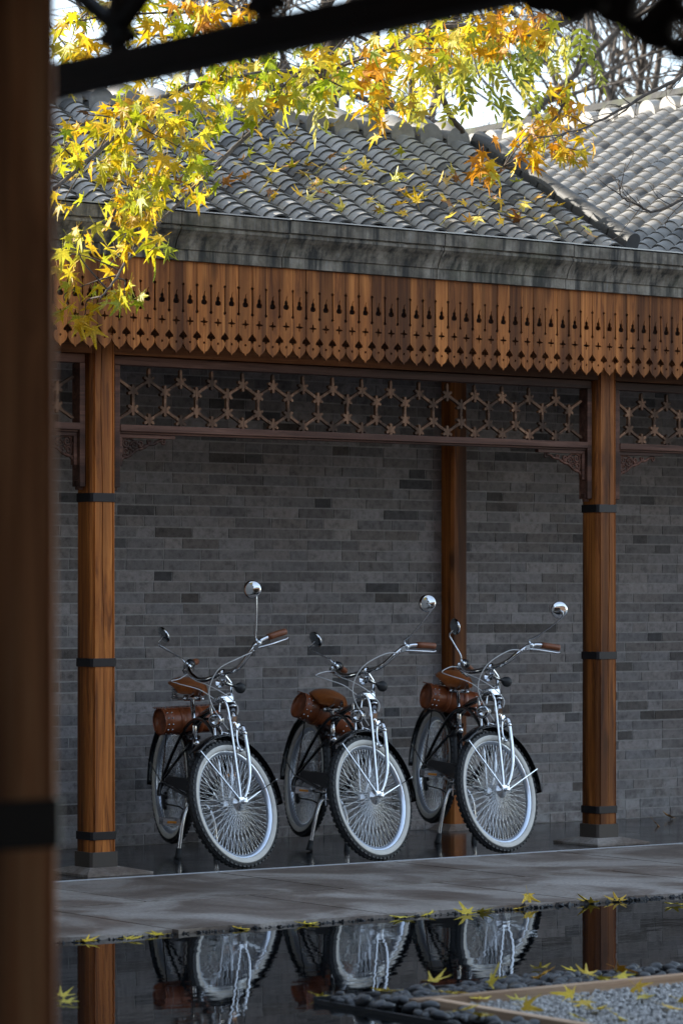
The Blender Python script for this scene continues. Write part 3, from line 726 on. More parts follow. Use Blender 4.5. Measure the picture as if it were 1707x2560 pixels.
def hall(label, x0, x1, y0, y1, h, rise, mat):  # unseen buildings added around the courtyard to block sky light
    t_ = thing('sky_blocker_building', label, 'building')
    b = MB(); b.box(((x0+x1)/2, (y0+y1)/2, h/2-.2), (x1-x0, y1-y0, h+.4)); ob('wall', b.mesh('wall', mat), t_)
    o = .15; xm, ym = (x0+x1)/2, (y0+y1)/2
    if x1-x0 > y1-y0: r_ = [(x0-o, ym, h+rise), (x1+o, ym, h+rise)]
    else: r_ = [(xm, y0-o, h+rise), (xm, y1+o, h+rise)]
    q = [(x0-o, y0-o, h+.01), (x1+o, y0-o, h+.01), (x1+o, y1+o, h+.01), (x0-o, y1+o, h+.01)]
    fs = [(0, 1, 5, 4), (2, 3, 4, 5), (1, 2, 5), (3, 0, 4), (3, 2, 1, 0)] if x1-x0 > y1-y0 else [(1, 2, 5, 4), (3, 0, 4, 5), (0, 1, 4), (2, 3, 5), (3, 2, 1, 0)]
    b = MB(); b.add(q+r_, fs); ob('roof', b.mesh('roof', M['valley']), t_); return t_
hall('unseen tall grey hall added on the left to block sky light', -3.2, 2.0, 4.25, 9.0, 5.2, 1.2, M['mortar'])
hall('unseen grey block added at the left corridor end to shade the columns', -1.0, 5.0, 9.2, 13.2, 5.2, 1.2, M['mortar'])
hall('unseen long dark hall added behind the camera to block low sky', -16.0, 24.0, -15.0, -8.0, 7.0, 2.4, M['hall_dark'])
for xx, yy in ((5.3, 3.7), (5.3, -1.6)): column(pav, xx, yy, .04, 2.82, .15, 0, M['near_wood'])

# ------------------------------------------------------------------ bicycles
RW, WB, TR, HA = .333, 1.12, .075, R(69)
AX = Vector((-math.cos(HA), 0, math.sin(HA))); PA = Vector((WB+TR, 0, 0))
STEER = T(*PA) @ Matrix.Rotation(R(-60.8), 4, AX) @ T(*(-PA))
MESH = {}
def cached(key, fn):
    if key not in MESH: MESH[key] = fn()
    return MESH[key]
def arc_y(rad, a0, a1, n, cx=0, cz=0):
    return [(cx+rad*math.cos(R(a0+(a1-a0)*k/n)), 0, cz+rad*math.sin(R(a0+(a1-a0)*k/n))) for k in range(n+1)]
LAT = Rx(R(90))                                             # lathe axis z -> bike's left-right axis
def m_tyre():
    b = MB(); pr = []
    for k in range(13):
        a = R(-118+236*k/12); pr.append((RW-.0265+.0245*math.cos(a), .0255*math.sin(a)))
    b.lathe(pr, 56, LAT, closed=True)
    for i in range(64):                                     # tread blocks
        a = 2*math.pi*i/64
        for j, y in enumerate((-.017, 0, .017)):
            aa = a+(.5 if j == 1 else 0)*2*math.pi/64
            rr = RW-.0052 if j == 1 else RW-.0108
            b.box((rr*math.cos(aa), y, rr*math.sin(aa)), (.009, .012, .019), Ry(-aa).to_3x3())
    return b.mesh('tyre', M['rubber'])
def m_white():
    b = MB()
    for s in (-1, 1):
        pr = [(RW-.056, s*.0155), (RW-.050, s*.0225), (RW-.040, s*.0266), (RW-.031, s*.0270), (RW-.0275, s*.0262), (RW-.026, s*.0235), (RW-.05, s*.012)]
        b.lathe(pr, 56, LAT, closed=True)
    return b.mesh('whitewall', M['whitewall'])
def m_rim():
    b = MB(); pr = [(.272, -.015), (.282, -.0172), (.286, -.0165), (.286, -.012), (.276, -.010), (.276, .010), (.286, .012), (.286, .0165), (.282, .0172), (.272, .015), (.262, .009), (.259, 0), (.262, -.009)]
    b.lathe(pr, 64, LAT, closed=True); return b.mesh('rim', M['rim'])
def m_spokes():
    b = MB(); n = 72
    for s in (-1, 1):
        for k in range(n):
            a = 2*math.pi*(k+(.5 if s > 0 else 0))/n; f = a+R(30)*(1 if k % 2 else -1)
            p = Vector((.036*math.cos(f), s*(.031+(.002 if k % 2 else 0)), .036*math.sin(f))); q = Vector((.262*math.cos(a), s*.003, .262*math.sin(a)))
            b.tube([p, q], .00105, 4, False)
            b.tube([q, q.lerp(p, .055)], .0019, 4, False)
    return b.mesh('spokes', M['spoke'])
def m_hub():
    b = MB(); pr = [(0, -.062), (.008, -.062), (.008, -.05), (.010, -.046), (.017, -.042), (.018, -.037), (.041, -.0335), (.041, -.029), (.020, -.026), (.015, -.015), (.0145, .015), (.020, .026), (.041, .029), (.041, .0335), (.018, .037), (.017, .042), (.010, .046), (.008, .05), (.008, .062), (0, .062)]
    b.lathe(pr, 20, LAT); return b.mesh('hub', M['steel'])
def wheel(root, name, mm):
    w = ob(name, cached('rim', m_rim), root, mm)
    ob('tyre', cached('tyre', m_tyre), w); ob('whitewall', cached('white', m_white), w); ob('hub', cached('hub', m_hub), w)
    ob('spokes', cached('spokes', m_spokes), w, None, 'stuff'); return w
def fender(cx, cz, a0, a1, rad=.366, w=.040):
    b = MB(); n = 28; vs = []; m = 7
    for k in range(n+1):
        a = R(a0+(a1-a0)*k/n)
        for t_ in (0, .0022):
            for j in range(m):
                u = -1+2*j/(m-1); rr = rad-.012*u*u*1.4-t_; 
                vs.append((cx+rr*math.cos(a), w*u, cz+rr*math.sin(a)))
    fs = []
    for k in range(n):
        o = k*2*m; o2 = o+2*m
        for j in range(m-1): fs += [(o+j, o+j+1, o2+j+1, o2+j), (o+m+j, o2+m+j, o2+m+j+1, o+m+j+1)]
        fs += [(o, o2, o2+m, o+m), (o+m-1, o+2*m-1, o2+2*m-1, o2+m-1)]
    for o in (0, n*2*m): fs += [(o+j, o+m+j, o+m+j+1, o+j+1) for j in range(m-1)]
    return b.add(vs, fs, True)
def m_frame():
    b = MB(); V = Vector
    b.tube(catmull([(.906, 0, .795), (.80, 0, .802), (.68, 0, .793), (.55, 0, .765), (.42, 0, .725), (.305, 0, .675)], 5), .017, 10)
    for s in (-1, 1):
        b.tube(catmull([(0, s*.064, .345), (.06, s*.060, .425), (.12, s*.052, .505), (.22, s*.036, .62), (.31, s*.028, .68), (.42, s*.024, .708), (.54, s*.022, .70), (.66, s*.021, .66), (.76, s*.019, .60), (.835, s*.012, .54)], 5), .0095, 8)
        b.tube(catmull([(.43, s*.03, .29), (.33, s*.042, .297), (.20, s*.052, .312), (0, s*.064, .333)], 4), .011, 8)
        b.tube([(0, s*.064, .345), (.30, s*.022, .57)], .0085, 8)
        b.box((.0, s*.064, .335), (.04, .006, .045))
    b.tube(catmull([(.925, 0, .705), (.87, 0, .60), (.80, 0, .495), (.71, 0, .395), (.58, 0, .325), (.43, 0, .29)], 5), .021, 10)
    b.tube([(.43, 0, .29), (.335, 0, .565)], .0165, 10)
    b.lathe([(0, -.036), (.023, -.036), (.023, .036), (0, .036)], 16, T(.43, 0, .29) @ LAT)
    b.box((.06, 0, .33), (.01, .10, .012)); b.box((.30, 0, .60), (.03, .06, .02))
    return b.mesh('frame', M['black_paint'])
def m_head():
    b = MB(); p = lambda t_: PA+AX*t_
    b.tube([p(.71), p(.86)], .0185, 14); b.tube([p(.86), p(.873)], .0235, 14); b.tube([p(.70), p(.712)], .0235, 14); b.tube([p(.88), p(.893)], .0215, 14)
    b.box(tuple(p(.79)+Vector((.019, 0, .007))), (.004, .022, .035)); return b.mesh('head_tube', M['chrome'])
def m_fork():
    b = MB(); p = lambda t_: PA+AX*t_
    b.tube([p(.66), p(.73)], .016, 12)
    for s in (-1, 1):
        b.tube(catmull([tuple(p(.705)+Vector((.0, s*.018, 0))), (.918, s*.045, .695), (.930, s*.058, .655), (.945, s*.061, .60), (.967, s*.061, .52), (1.0, s*.061, .445), (1.05, s*.060, .385), (1.095, s*.060, .350)], 5), [.0125]*12+[.0115]*12+[.010]*12, 9)
        b.tube(catmull([(.985, s*.030, .855), (.99, s*.052, .835), (1.0, s*.055, .77), (1.058, s*.056, .56), (1.112, s*.058, .38), (1.13, s*.058, .345)], 4), .0078, 8)
        b.box((1.112, s*.0625, .343), (.062, .007, .026), Ry(R(-12)).to_3x3())
        b.lathe([(0, -.008), (.011, -.008), (.011, .006), (.006, .010), (0, .010)], 8, T(1.12, s*.071, .333) @ Rx(R(-90*s)))
        b.tube([(.935, s*.012, .86), (.985, s*.032, .857)], .009, 8)
        b.lathe([(0, -.03), (.012, -.03), (.014, -.02), (.014, .0), (.010, .006), (0, .006)], 8, T(.93, s*.066, .66) @ Rx(R(-90*s)))
    b.bar((.93, -.06, .655), (.93, .06, .655), .018, .012); b.bar((.912, -.022, .705), (.912, .022, .705), .03, .02)
    b.box((.94, 0, .852), (.085, .058, .030), Ry(R(-8)).to_3x3())
    return b.mesh('fork', M['chrome'], bevel=0).copy() if False else b.mesh('fork', M['chrome'])
def m_spring():
    b = MB(); n = 60; A = Vector((.955, 0, .866)); 
    for s in (-.021, 0, .021):
        pts = [A+Vector((-.065+.125*k/n, s+.0085*math.cos(k*.95), .012+.0085*math.sin(k*.95)-.012*k/n)) for k in range(n+1)]
        b.tube(pts, .0022, 4, False)
    return b.mesh('fork_spring', M['steel'])
def m_stem():
    b = MB(); p = lambda t_: PA+AX*t_
    b.tube(catmull([tuple(p(.88)), tuple(p(.95)), tuple(p(.985)), tuple(p(1.005)+Vector((.012, 0, 0))), (.868, 0, .972), (.888, 0, .985)], 4), .0115, 12)
    b.lathe([(0, -.024), (.019, -.024), (.019, .024), (0, .024)], 14, T(.89, 0, .987) @ LAT)
    return b.mesh('stem', M['chrome'])
BARP = [(.89, 0, .987), (.893, .05, .984), (.90, .10, .984), (.895, .15, .998), (.872, .195, 1.028), (.835, .228, 1.056), (.795, .247, 1.067), (.75, .266, 1.066), (.70, .288, 1.058), (.655, .308, 1.050)]
def m_bar():
    b = MB(); 
    left = catmull(BARP, 5); right = [Vector((v.x, -v.y, v.z)) for v in left]
    b.tube(list(reversed(right))+left[1:], .0125, 10); return b.mesh('handlebar', M['chrome'])
def m_grip(s):
    b = MB(); p = [Vector(q) for q in BARP[-3:]]; p = [Vector((v.x, v.y*s, v.z)) for v in p]
    b.tube([p[0], p[0].lerp(p[1], .5), p[1], p[2], p[2]+(p[2]-p[1])*.12], [.0165, .0175, .0168, .0175, .015], 12); return b.mesh('grip', M['grip'])
def m_lever(s):
    b = MB(); o = lambda x, y, z: (x, y*s, z)
    b.tube(catmull([o(.835, .236, 1.045), o(.812, .262, 1.038), o(.775, .285, 1.030), o(.72, .305, 1.022), o(.685, .320, 1.016), o(.675, .327, 1.02)], 4), [.0065]*15+[.0055]*6, 7)
    b.box(o(.832, .240, 1.050), (.035, .022, .026), Rz(R(30*s)).to_3x3())
    b.tube([o(.84, .232, 1.046), o(.862, .222, 1.036)], .005, 7); return b.mesh('brake_lever', M['steel'])
def m_shifter():
    b = MB(); p = Vector((.775, -.254, 1.067)); d = Vector((-.045, -.019, 0)).normalized()
    b.tube([p-d*.03, p-d*.012, p+d*.012, p+d*.024], [.019, .026, .026, .018], 14); b.box(tuple(p+Vector((.03, -.012, -.018))), (.05, .03, .022), Rz(R(22)).to_3x3())
    return b.mesh('gear_shifter', M['black_plastic'])
def m_horn():
    b = MB(); a = Vector((.975, .05, .948)); c = Vector((.84, .05, .888)); d = (c-a).normalized()
    q = d.to_track_quat('Z', 'Y').to_matrix().to_4x4(); q.translation = a
    b.lathe([(.034, 0), (.0345, .002), (.026, .010), (.019, .022), (.012, .045), (.009, .07), (.009, .118), (.0075, .118), (.0075, .07), (.010, .045), (.017, .023), (.024, .011), (.0325, .002)], 20, q, closed=True)
    b.tube([tuple(a+d*.06), (.905, .025, .94), (.89, 0, .965)], .004, 6); return b.mesh('horn', M['chrome'])
def m_bulb():
    b = MB(); a = Vector((.975, .05, .948)); c = Vector((.84, .05, .888)); d = (c-a).normalized()
    q = d.to_track_quat('Z', 'Y').to_matrix().to_4x4(); q.translation = a+d*.113
    b.lathe([(.0085, 0), (.011, .008), (.021, .016), (.0275, .030), (.0285, .040), (.026, .052), (.018, .062), (.008, .0665), (0, .067)], 18, q); return b.mesh('horn_bulb', M['rubber'])
LAMP = T(1.055, 0, .768) @ Ry(R(86))
def m_lamp():
    b = MB(); b.lathe([(.036, 0), (.0385, -.002), (.039, -.010), (.036, -.014), (.034, -.025), (.028, -.045), (.018, -.060), (.008, -.068), (0, -.070)], 24, LAMP)
    b.lathe([(.0335, -.001), (.028, -.018), (.012, -.03), (0, -.032)], 20, LAMP)
    b.tube(catmull([(1.035, 0, .735), (1.03, 0, .70), (1.04, 0, .685)], 4), .005, 6); b.tube([(1.03, 0, .70), (.945, 0, .668)], .005, 6)
    b.tube(catmull([(1.0, 0, .80), (.985, 0, .825), (.97, 0, .848)], 4), .005, 6); return b.mesh('headlight', M['chrome'])
def m_lens():
    b = MB(); b.lathe([(.0355, .001), (.033, .009), (.026, .016), (.014, .0205), (0, .022)], 24, LAMP); return b.mesh('lens', M['glass'])
def m_fstay(front):
    b = MB()
    for s in (-1, 1):
        if front:
            for a, r_ in ((54, .342), (-8+0, .344)):
                aa = R(a) if a > 0 else R(188)
                aa = {54: R(62), -8: R(172)}[a]
                q = (WB+(r_+.012)*math.cos(aa), s*.040, RW+(r_+.012)*math.sin(aa))
                b.bar((WB+.004, s*.066, RW-.008), q, .0045, .0075, (0, 1, 0)); 
        else:
            for a in (165, 95):
                q = (.357*math.cos(R(a)), s*.040, RW+.357*math.sin(R(a))); b.bar((-.005, s*.068, RW-.008), q, .0045, .006, (0, 1, 0))
    return b
def m_brake():
    b = MB()
    for s in (-1, 1):
        b.tube(catmull([(1.0, s*.062, .585), (.997, s*.050, .615), (.985, s*.048, .655), (.972, s*.052, .69)], 4), .0055, 7); b.box((1.0, s*.036, .600), (.035, .018, .011)); b.lathe([(0, -.01), (.009, -.01), (.009, .01), (0, .01)], 8, T(1.0, s*.06, .583) @ Ry(R(90)))
    b.tube([(.972, -.05, .688), (.972, .055, .688)], .002, 5); return b.mesh('brake_arm', M['chrome'])
def m_crank():
    b = MB(); c = Vector((.43, 0, .29))
    for s, dx in ((-1, -.165), (1, .165)):
        b.tube([(.43, s*.05, .29), (.43+dx, s*.068, .29)], [.013, .009], 8)
    b.lathe([(0, -.065), (.012, -.065), (.012, .065), (0, .065)], 12, T(.43, 0, .29) @ LAT)
    b.lathe([(.075, -.048), (.083, -.048), (.083, -.044), (.075, -.044)], 30, T(.43, 0, .29) @ LAT, closed=True); 
    for k in range(5): b.bar((.43, -.046, .29), (.43+.078*math.cos(k*1.257), -.046, .29+.078*math.sin(k*1.257)), .012, .004, (0, 1, 0))
    return b.mesh('crank', M['steel'])
def m_pedal(s):
    b = MB(); c = Vector((.43+.165*s, s*.125, .29))
    for dz in (-.0115, .0115):
        for dx in (-.034, .034): b.box(tuple(c+Vector((dx, 0, dz*.7))), (.005, .095, .020))
        for dy in (-.046, .046): b.box(tuple(c+Vector((0, dy, dz*.6))), (.066, .005, .017))
    b.tube([(c.x, s*.07, c.z), (c.x, c.y+s*.045, c.z)], .008, 8); return b.mesh('pedal', M['steel'])
def m_refl(s):
    b = MB(); c = Vector((.43+.165*s, s*.125, .29))
    for dx in (-.0375, .0375): b.box(tuple(c+Vector((dx, 0, 0))), (.003, .05, .011))
    return b.mesh('reflector', M['amber'])
def m_guard():
    b = MB(); pts = [(.53, .335), (.50, .375), (.44, .395), (.36, .390), (.08, .372), (.03, .36), (.03, .335), (.10, .325), (.36, .318), (.42, .310), (.50, .315)]
    n = len(pts); b.add([(x, -.060, z) for x, z in pts]+[(x, -.046, z) for x, z in pts], [tuple(range(n)), tuple(reversed(range(n, 2*n)))]+[(i, i+n, (i+1) % n+n, (i+1) % n) for i in range(n)]); return b.mesh('chain_guard', M['black_plastic'], bevel=.004)
def m_drive():
    b = MB()
    b.tube([(.43, -.046, .29-.08), (.24, -.046, .225), (.03, -.046, .215)], .0045, 5); b.tube([(.43, -.046, .372), (0, -.046, .372)], .004, 5)
    b.tube(catmull([(0, -.072, .325), (.012, -.085, .285), (.022, -.085, .262)], 3), .013, 7)
    b.bar((.02, -.066, .268), (.015, -.052, .19), .012, .028, (1, 0, 0))
    for z in (.262, .205): b.lathe([(0, -.006), (.021, -.006), (.021, .006), (0, .006)], 10, T(.02, -.05, z) @ LAT)
    b.lathe([(0, -.044), (.040, -.044), (.046, -.038), (.03, -.034), (0, -.034)], 18, T(0, 0, RW) @ LAT); return b.mesh('derailleur', M['black_plastic'])
def m_stand(kz):
    b = MB()
    for s in (-1, 1): b.tube(catmull([(.40, s*.028, .262), (.415, s*.06, .235), (.435, s*.085, .17), (.447, s*.10, .07), (.45, s*.105, kz+.05)], 4), .0105, 8)
    b.box((.40, 0, .262), (.05, .07, .03)); return b.mesh('kickstand', M['steel'])
def m_feet(kz):
    b = MB()
    for s in (-1, 1): b.tube([(.447, s*.104, kz+.055), (.45, s*.108, kz+.012), (.45, s*.110, kz)], [.014, .018, .021], 10)
    return b.mesh('stand_foot', M['rubber'])
def m_saddle():
    b = MB(); nx, ny = 13, 9; top = []; bot = []
    for i in range(nx):
        u = i/(nx-1); x = -.135+.275*u
        hw = .100*max(0.0, 1-((u-.17)/.62)**2)**.5 if u < .60 else 0
        hw = max(hw, .024 if u > .3 else .05) if u < .97 else .016
        if u < .17: hw = .095+.012*math.sin(u/.17*math.pi/2)
        zc = .012*math.cos(u*3.1)+(.018*(1-u)**2) - .010*math.exp(-((u-.5)/.2)**2)
        for j in range(ny):
            v = -1+2*j/(ny-1); drop = (.030 if u < .5 else .040)*abs(v)**2.6
            top.append((x, hw*v, zc-drop)); bot.append((x, hw*v*.96, zc-drop-.005))
    n = len(top); fs = []
    for i in range(nx-1):
        for j in range(ny-1):
            a = i*ny+j; fs += [(a, a+ny, a+ny+1, a+1), (n+a, n+a+1, n+a+ny+1, n+a+ny)]
        for j in (0, ny-1): a = i*ny+j; fs.append((a, n+a, n+a+ny, a+ny))
    for i in (0, nx-1): fs += [(i*ny+j, i*ny+j+1, n+i*ny+j+1, n+i*ny+j) for j in range(ny-1)]
    b.add(top+bot, fs, True); return b.mesh('saddle', M['saddle'])
def m_sspring():
    b = MB()
    for s in (-1, 1):
        b.tube([(-.10+.0, s*.065+.018*math.cos(k*.7), -.022-.055*k/36) if False else (-.095+.018*math.cos(k*.75), s*.065+.018*math.sin(k*.75), -.020-.060*k/40) for k in range(41)], .0042, 5, False)
        b.tube(catmull([(.12, s*.008, -.03), (.06, s*.03, -.055), (0, s*.035, -.078), (-.06, s*.06, -.085), (-.11, s*.065, -.08)], 4), .0042, 6)
    b.lathe([(0, -.045), (.017, -.045), (.017, .045), (0, .045)], 10, T(0, 0, -.075) @ LAT); b.tube([(-.1, -.09, -.084), (-.1, .09, -.084)], .005, 6)
    for s in (-1, 1): b.tube([(.02, s*.05, -.07), (.02, s*.05, -.085)], .010, 8)
    return b.mesh('saddle_spring', M['steel'])
def rotbar(a):      # handlebar turned in its clamp
    return STEER @ T(.89, 0, .987) @ Ry(a) @ T(-.89, 0, -.987)
def bike(label, t, hd, le, pi, bar, mr, ml, seat, kz, nr, nl, ca):
    MX = T(*t) @ Rz(R(hd)) @ Rx(R(le)) @ Ry(R(pi))
    root = thing('bicycle', label, 'bicycle', 'cruiser bicycles parked in a row in the corridor', MX)
    wheel(root, 'rear_wheel', T(0, 0, RW)); wheel(root, 'front_wheel', STEER @ T(WB, 0, RW))
    ob('frame', cached('frame', m_frame), root); ob('head_tube', cached('head', m_head), root)
    rf = ob('rear_fender', cached('rf', lambda: fender(0, RW, 200-12, 40).mesh('rear_fender', M['black_paint'])), root)
    ob('fender_stay', cached('rfs', lambda: m_fstay(0).mesh('fender_stay', M['black_paint'])), rf)
    ff = ob('front_fender', cached('ff', lambda: fender(WB, RW, 60, 193).mesh('front_fender', M['black_paint'])), root, STEER)
    ob('fender_stay', cached('ffs', lambda: m_fstay(1).mesh('fender_stay', M['chrome'])), ff)
    fk = ob('fork', cached('fork', m_fork), root, STEER); ob('fork_spring', cached('fsp', m_spring), fk)
    ob('brake_arm', cached('brk', m_brake), root, STEER); ob('stem', cached('stem', m_stem), root, STEER)
    hb = ob('handlebar', cached('bar', m_bar), root, rotbar(bar))
    for s in (1, -1): ob('grip', cached('grip%d' % s, lambda: m_grip(s)), hb); ob('brake_lever', cached('lev%d' % s, lambda: m_lever(s)), hb)
    ob('gear_shifter', cached('shift', m_shifter), hb)
    hn = ob('horn', cached('horn', m_horn), root, STEER); ob('horn_bulb', cached('bulb', m_bulb), hn)
    hl = ob('headlight', cached('lamp', m_lamp), root, STEER); ob('lens', cached('lens', m_lens), hl)
    ck = ob('crank', cached('crank', m_crank), root, T(.43, 0, .29) @ Ry(R(ca)) @ T(-.43, 0, -.29))
    for s in (-1, 1):
        dp = Ry(R(ca)) @ Vector((.165*s, 0, 0))-Vector((.165*s, 0, 0)); p = ob('pedal', cached('ped%d' % s, lambda: m_pedal(s)), root, T(*dp)); ob('reflector', cached('ref%d' % s, lambda: m_refl(s)), p)
    ob('chain_guard', cached('guard', m_guard), root); ob('derailleur', cached('drive', m_drive), root)
    st = ob('kickstand', m_stand(kz), root); ob('stand_foot', m_feet(kz), st)
    zs = seat-.005; xs = .43-.16*(zs-.29)/.5
    post = MB(); post.tube([(.338, 0, .56), (xs, 0, zs-.075)], .0125, 12); post.tube([(.343, 0, .555), (.333, 0, .590)], .0195, 12); ob('seat_post', post.mesh('seat_post', M['chrome']), root)
    sd = ob('saddle', cached('saddle', m_saddle), root, T(xs, 0, zs)); ob('saddle_spring', cached('ssp', m_sspring), sd)
    rbi = rotbar(bar)
    for (px, py, pz), nn, s in ((mr, nr, 1), (ml, nl, -1)):
        c0 = Vector((.815, .241*s, 1.064)); c0 = (STEER.inverted() @ rbi) @ c0; c1 = Vector((px, py, pz)); nn = ((MX @ STEER).to_3x3().inverted() @ Vector(nn)).normalized()
        b = MB(); back = c1+nn*.012
        el_ = c0.lerp(c1, .28)+Vector((0, 0, .02)) if s > 0 else c0.lerp(c1, .8)+Vector((0, -.05, .0))
        if s > 0: path = [c0, c0+Vector((0, 0, .035)), c0.lerp(c1-Vector((0, 0, .05)), .25)+Vector((0, 0, .015)), c1-Vector((0, -.012, .042)), back]
        else: path = [c0, c0.lerp(c1, .25), c1+Vector((.0, -.055, -.045)), c1+Vector((0, -.05, -.03)), back]
        am = MB(); am.tube(catmull(path, 2) if s > 0 else path, .0046, 7); am.lathe([(0, -.02), (.014, -.02), (.014, .02), (0, .02)], 10, T(*c0) @ LAT); am.tube([c0, c0+Vector((0, 0, .03))], [.008, .005], 8)
        q = nn.to_track_quat('Z', 'Y').to_matrix().to_4x4(); q.translation = c1
        b.lathe([(.0445, -.004), (.0465, -.001), (.046, .004), (.040, .009), (.028, .0125), (.014, .015), (0, .016)], 28, q)
        mo = ob('mirror', b.mesh('mirror', M['chrome']), root, STEER); ob('mirror_arm', am.mesh('mirror_arm', M['spoke']), mo)
        g = MB(); g.lathe([(.0448, -.0035), (.0446, -.0045), (.02, -.0032), (0, -.003)], 28, q); ob('mirror_glass', g.mesh('mirror_glass', M['mirror_glass']), mo)
    return root, MX, rbi
def cables(root, rbi, loops):
    for path in loops:
        b = MB(); pts = []
        for (fr_, x, y, z) in path:
            v = Vector((x, y, z)); pts.append((rbi if fr_ == 'b' else STEER) @ v)
        b.tube(catmull(pts, 6), .0028, 6); ob('brake_cable', b.mesh('brake_cable', M['cable']), root)
BK = [
 dict(label='leftmost bicycle, with its right handlebar end raised and tall round mirror', t=(9.2679, 14.3201, .0437), hd=-104.665, le=-1.931, pi=2.47, bar=R(10), mr=(.81, .30, 1.345), ml=(.81, -.345, 1.275), seat=.885, kz=-.030, ca=-55, nr=(-.66, -.74, .06), nl=(.85, -.10, .45)),
 dict(label='middle bicycle, with wide brown saddle showing and leather roll drooping left', t=(10.1153, 14.302, .0429), hd=-105.698, le=-5.795, pi=2.366, bar=R(-6), mr=(.80, .44, 1.245), ml=(.80, -.33, 1.225), seat=.812, kz=-.032, ca=-4, nr=(-.72, -.66, .10), nl=(.85, .0, .40)),
 dict(label='rightmost bicycle, parked before the rear wall post with a level leather roll', t=(11.0221, 14.3092, .0825), hd=-107.687, le=-4.102, pi=4.328, bar=R(-14), mr=(.78, .475, 1.19), ml=(.78, -.235, 1.25), seat=.868, kz=-.058, ca=8, nr=(-.44, -.90, -.02), nl=(.90, -.10, .12)),
]
BAGS = [((.17, 0, .682), 3.5, 11.), ((.135, 0, .690), -16., 10.), ((.165, 0, .722), -7., 8.)]
BLAB = ['brown leather tool roll strapped behind the seat post of the leftmost bicycle', 'brown leather tool roll hanging askew under the middle bicycle\'s saddle', 'reddish brown leather tool roll level behind the rightmost bicycle\'s seat post']
def m_bag():
    b = MB(); rr = .071
    b.lathe([(rr-.004, -.165), (rr, -.163), (rr+.001, -.12), (rr+.0015, -.119), (rr, -.117), (rr, -.06), (rr+.001, 0), (rr, .06), (rr, .117), (rr+.0015, .119), (rr+.001, .12), (rr, .163), (rr-.004, .165)], 32, LAT)
    b.box((-.02, 0, rr-.001), (.10, .338, .004), None)
    for y in (-.055, .055): b.lathe([(rr+.001, y-.014), (rr+.004, y-.013), (rr+.004, y+.013), (rr+.001, y+.014)], 32, LAT, closed=True)
    return b.mesh('leather_bag', M['bag'])
def m_cap(s):
    b = MB(); b.lathe([(.0725, s*.168), (.0725, s*.160), (.069, s*.160), (.069, s*.156), (0, s*.155)] if s > 0 else [(0, s*.155), (.069, s*.156), (.069, s*.160), (.0725, s*.160), (.0725, s*.168)], 32, LAT); return b.mesh('end_cap', M['bag'])
def m_stud():
    b = MB()
    for y in (-.148, -.122, .122, .148):
        for a in range(-60, 190, 26):
            rr = .073; b.lathe([(0, .004), (.0036, .003), (.005, 0)], 6, T(rr*math.cos(R(a)), y, rr*math.sin(R(a))) @ Ry(R(90-a)))
    for y in range(-5, 6): b.lathe([(0, .004), (.0036, .003), (.005, 0)], 6, T(.012, y*.028, .0735))
    return b.mesh('stud', M['steel'])
for d, bg_, bl in zip(BK, BAGS, BLAB):
    root, MX, rbi = bike(**d)
    cables(root, rbi, [
        [('b', .862, -.222, 1.036), ('b', .93, -.235, 1.035), ('s', 1.02, -.22, 1.03), ('s', 1.06, -.14, 1.0), ('s', 1.03, -.05, .94), ('s', .985, -.012, .87)],
        [('b', .86, -.225, 1.02), ('s', .95, -.12, .99), ('s', 1.0, 0, .94), ('s', .985, .07, .87), ('s', .95, .085, .80), ('s', .955, .07, .76)],
        [('b', .862, .222, 1.036), ('b', .93, .18, 1.04), ('s', 1.02, .10, 1.01), ('s', 1.065, .04, .93), ('s', 1.06, .02, .84), ('s', 1.01, .03, .70)]])
    (bx, by, bz), tx, tz = bg_
    bgo = thing('leather_bag', bl, 'bag', 'leather tool rolls on the bicycles', MX @ T(bx, by, bz) @ Rx(R(tx)) @ Rz(R(tz)))
    ob('body', cached('bag', m_bag), bgo); ob('end_cap', cached('cap1', lambda: m_cap(1)), bgo); ob('end_cap', cached('cap-1', lambda: m_cap(-1)), bgo); ob('studs', cached('stud', m_stud), bgo, None, 'stuff')

# ------------------------------------------------------------------ trees
def leaf_geo(i, petiole=True):
    rl = random.Random(100+i); b = MB(); curl = rl.uniform(.15, .75); fold = rl.uniform(.1, .5)
    lob = [(90, 1.0, .155), (38, .86, .14), (142, .86, .14), (-12, .60, .11), (192, .60, .11)]
    order = sorted(lob, key=lambda q: q[0]); pol = [(-62, .16)]
    for k, (a, r, w) in enumerate(order):
        r *= rl.uniform(.88, 1.08)
        wd = math.degrees(w)
        pol += [(a-wd*1.25, r*.50), (a-wd*.85, r*.66), (a-wd*.72, r*.60), (a-wd*.36, r*.84), (a, r), (a+wd*.36, r*.84), (a+wd*.72, r*.60), (a+wd*.85, r*.66), (a+wd*1.25, r*.50)]
        if k < len(order)-1: pol.append(((a+order[k+1][0])/2, .30))
    pol.append((242, .16))
    def P(a, r):
        x = r*math.cos(R(a)); y = r*math.sin(R(a)); rr2 = x*x+y*y
        return (x*(1-.12*curl*rr2), -curl*.42*rr2+fold*.30*abs(x)*(1-.3*rr2)+.03*math.sin(a*.11*3+i), -y)       # hangs: tip towards -z
    vs = [(0, 0, 0)]+[P(a, r) for a, r in pol]; n = len(pol)
    b.add(vs, [(0, k, k+1) for k in range(1, n)], True)
    if petiole:
        b.tube([(0, 0, 0), (.02, .03, .30), (.0, .02, .62)], .012, 3, False)
    return b
LEAFG = [leaf_geo(i) for i in range(7)]; LEAFM = [g.mesh('leaf', M['leaf']) for g in LEAFG]
rl = random.Random(77)
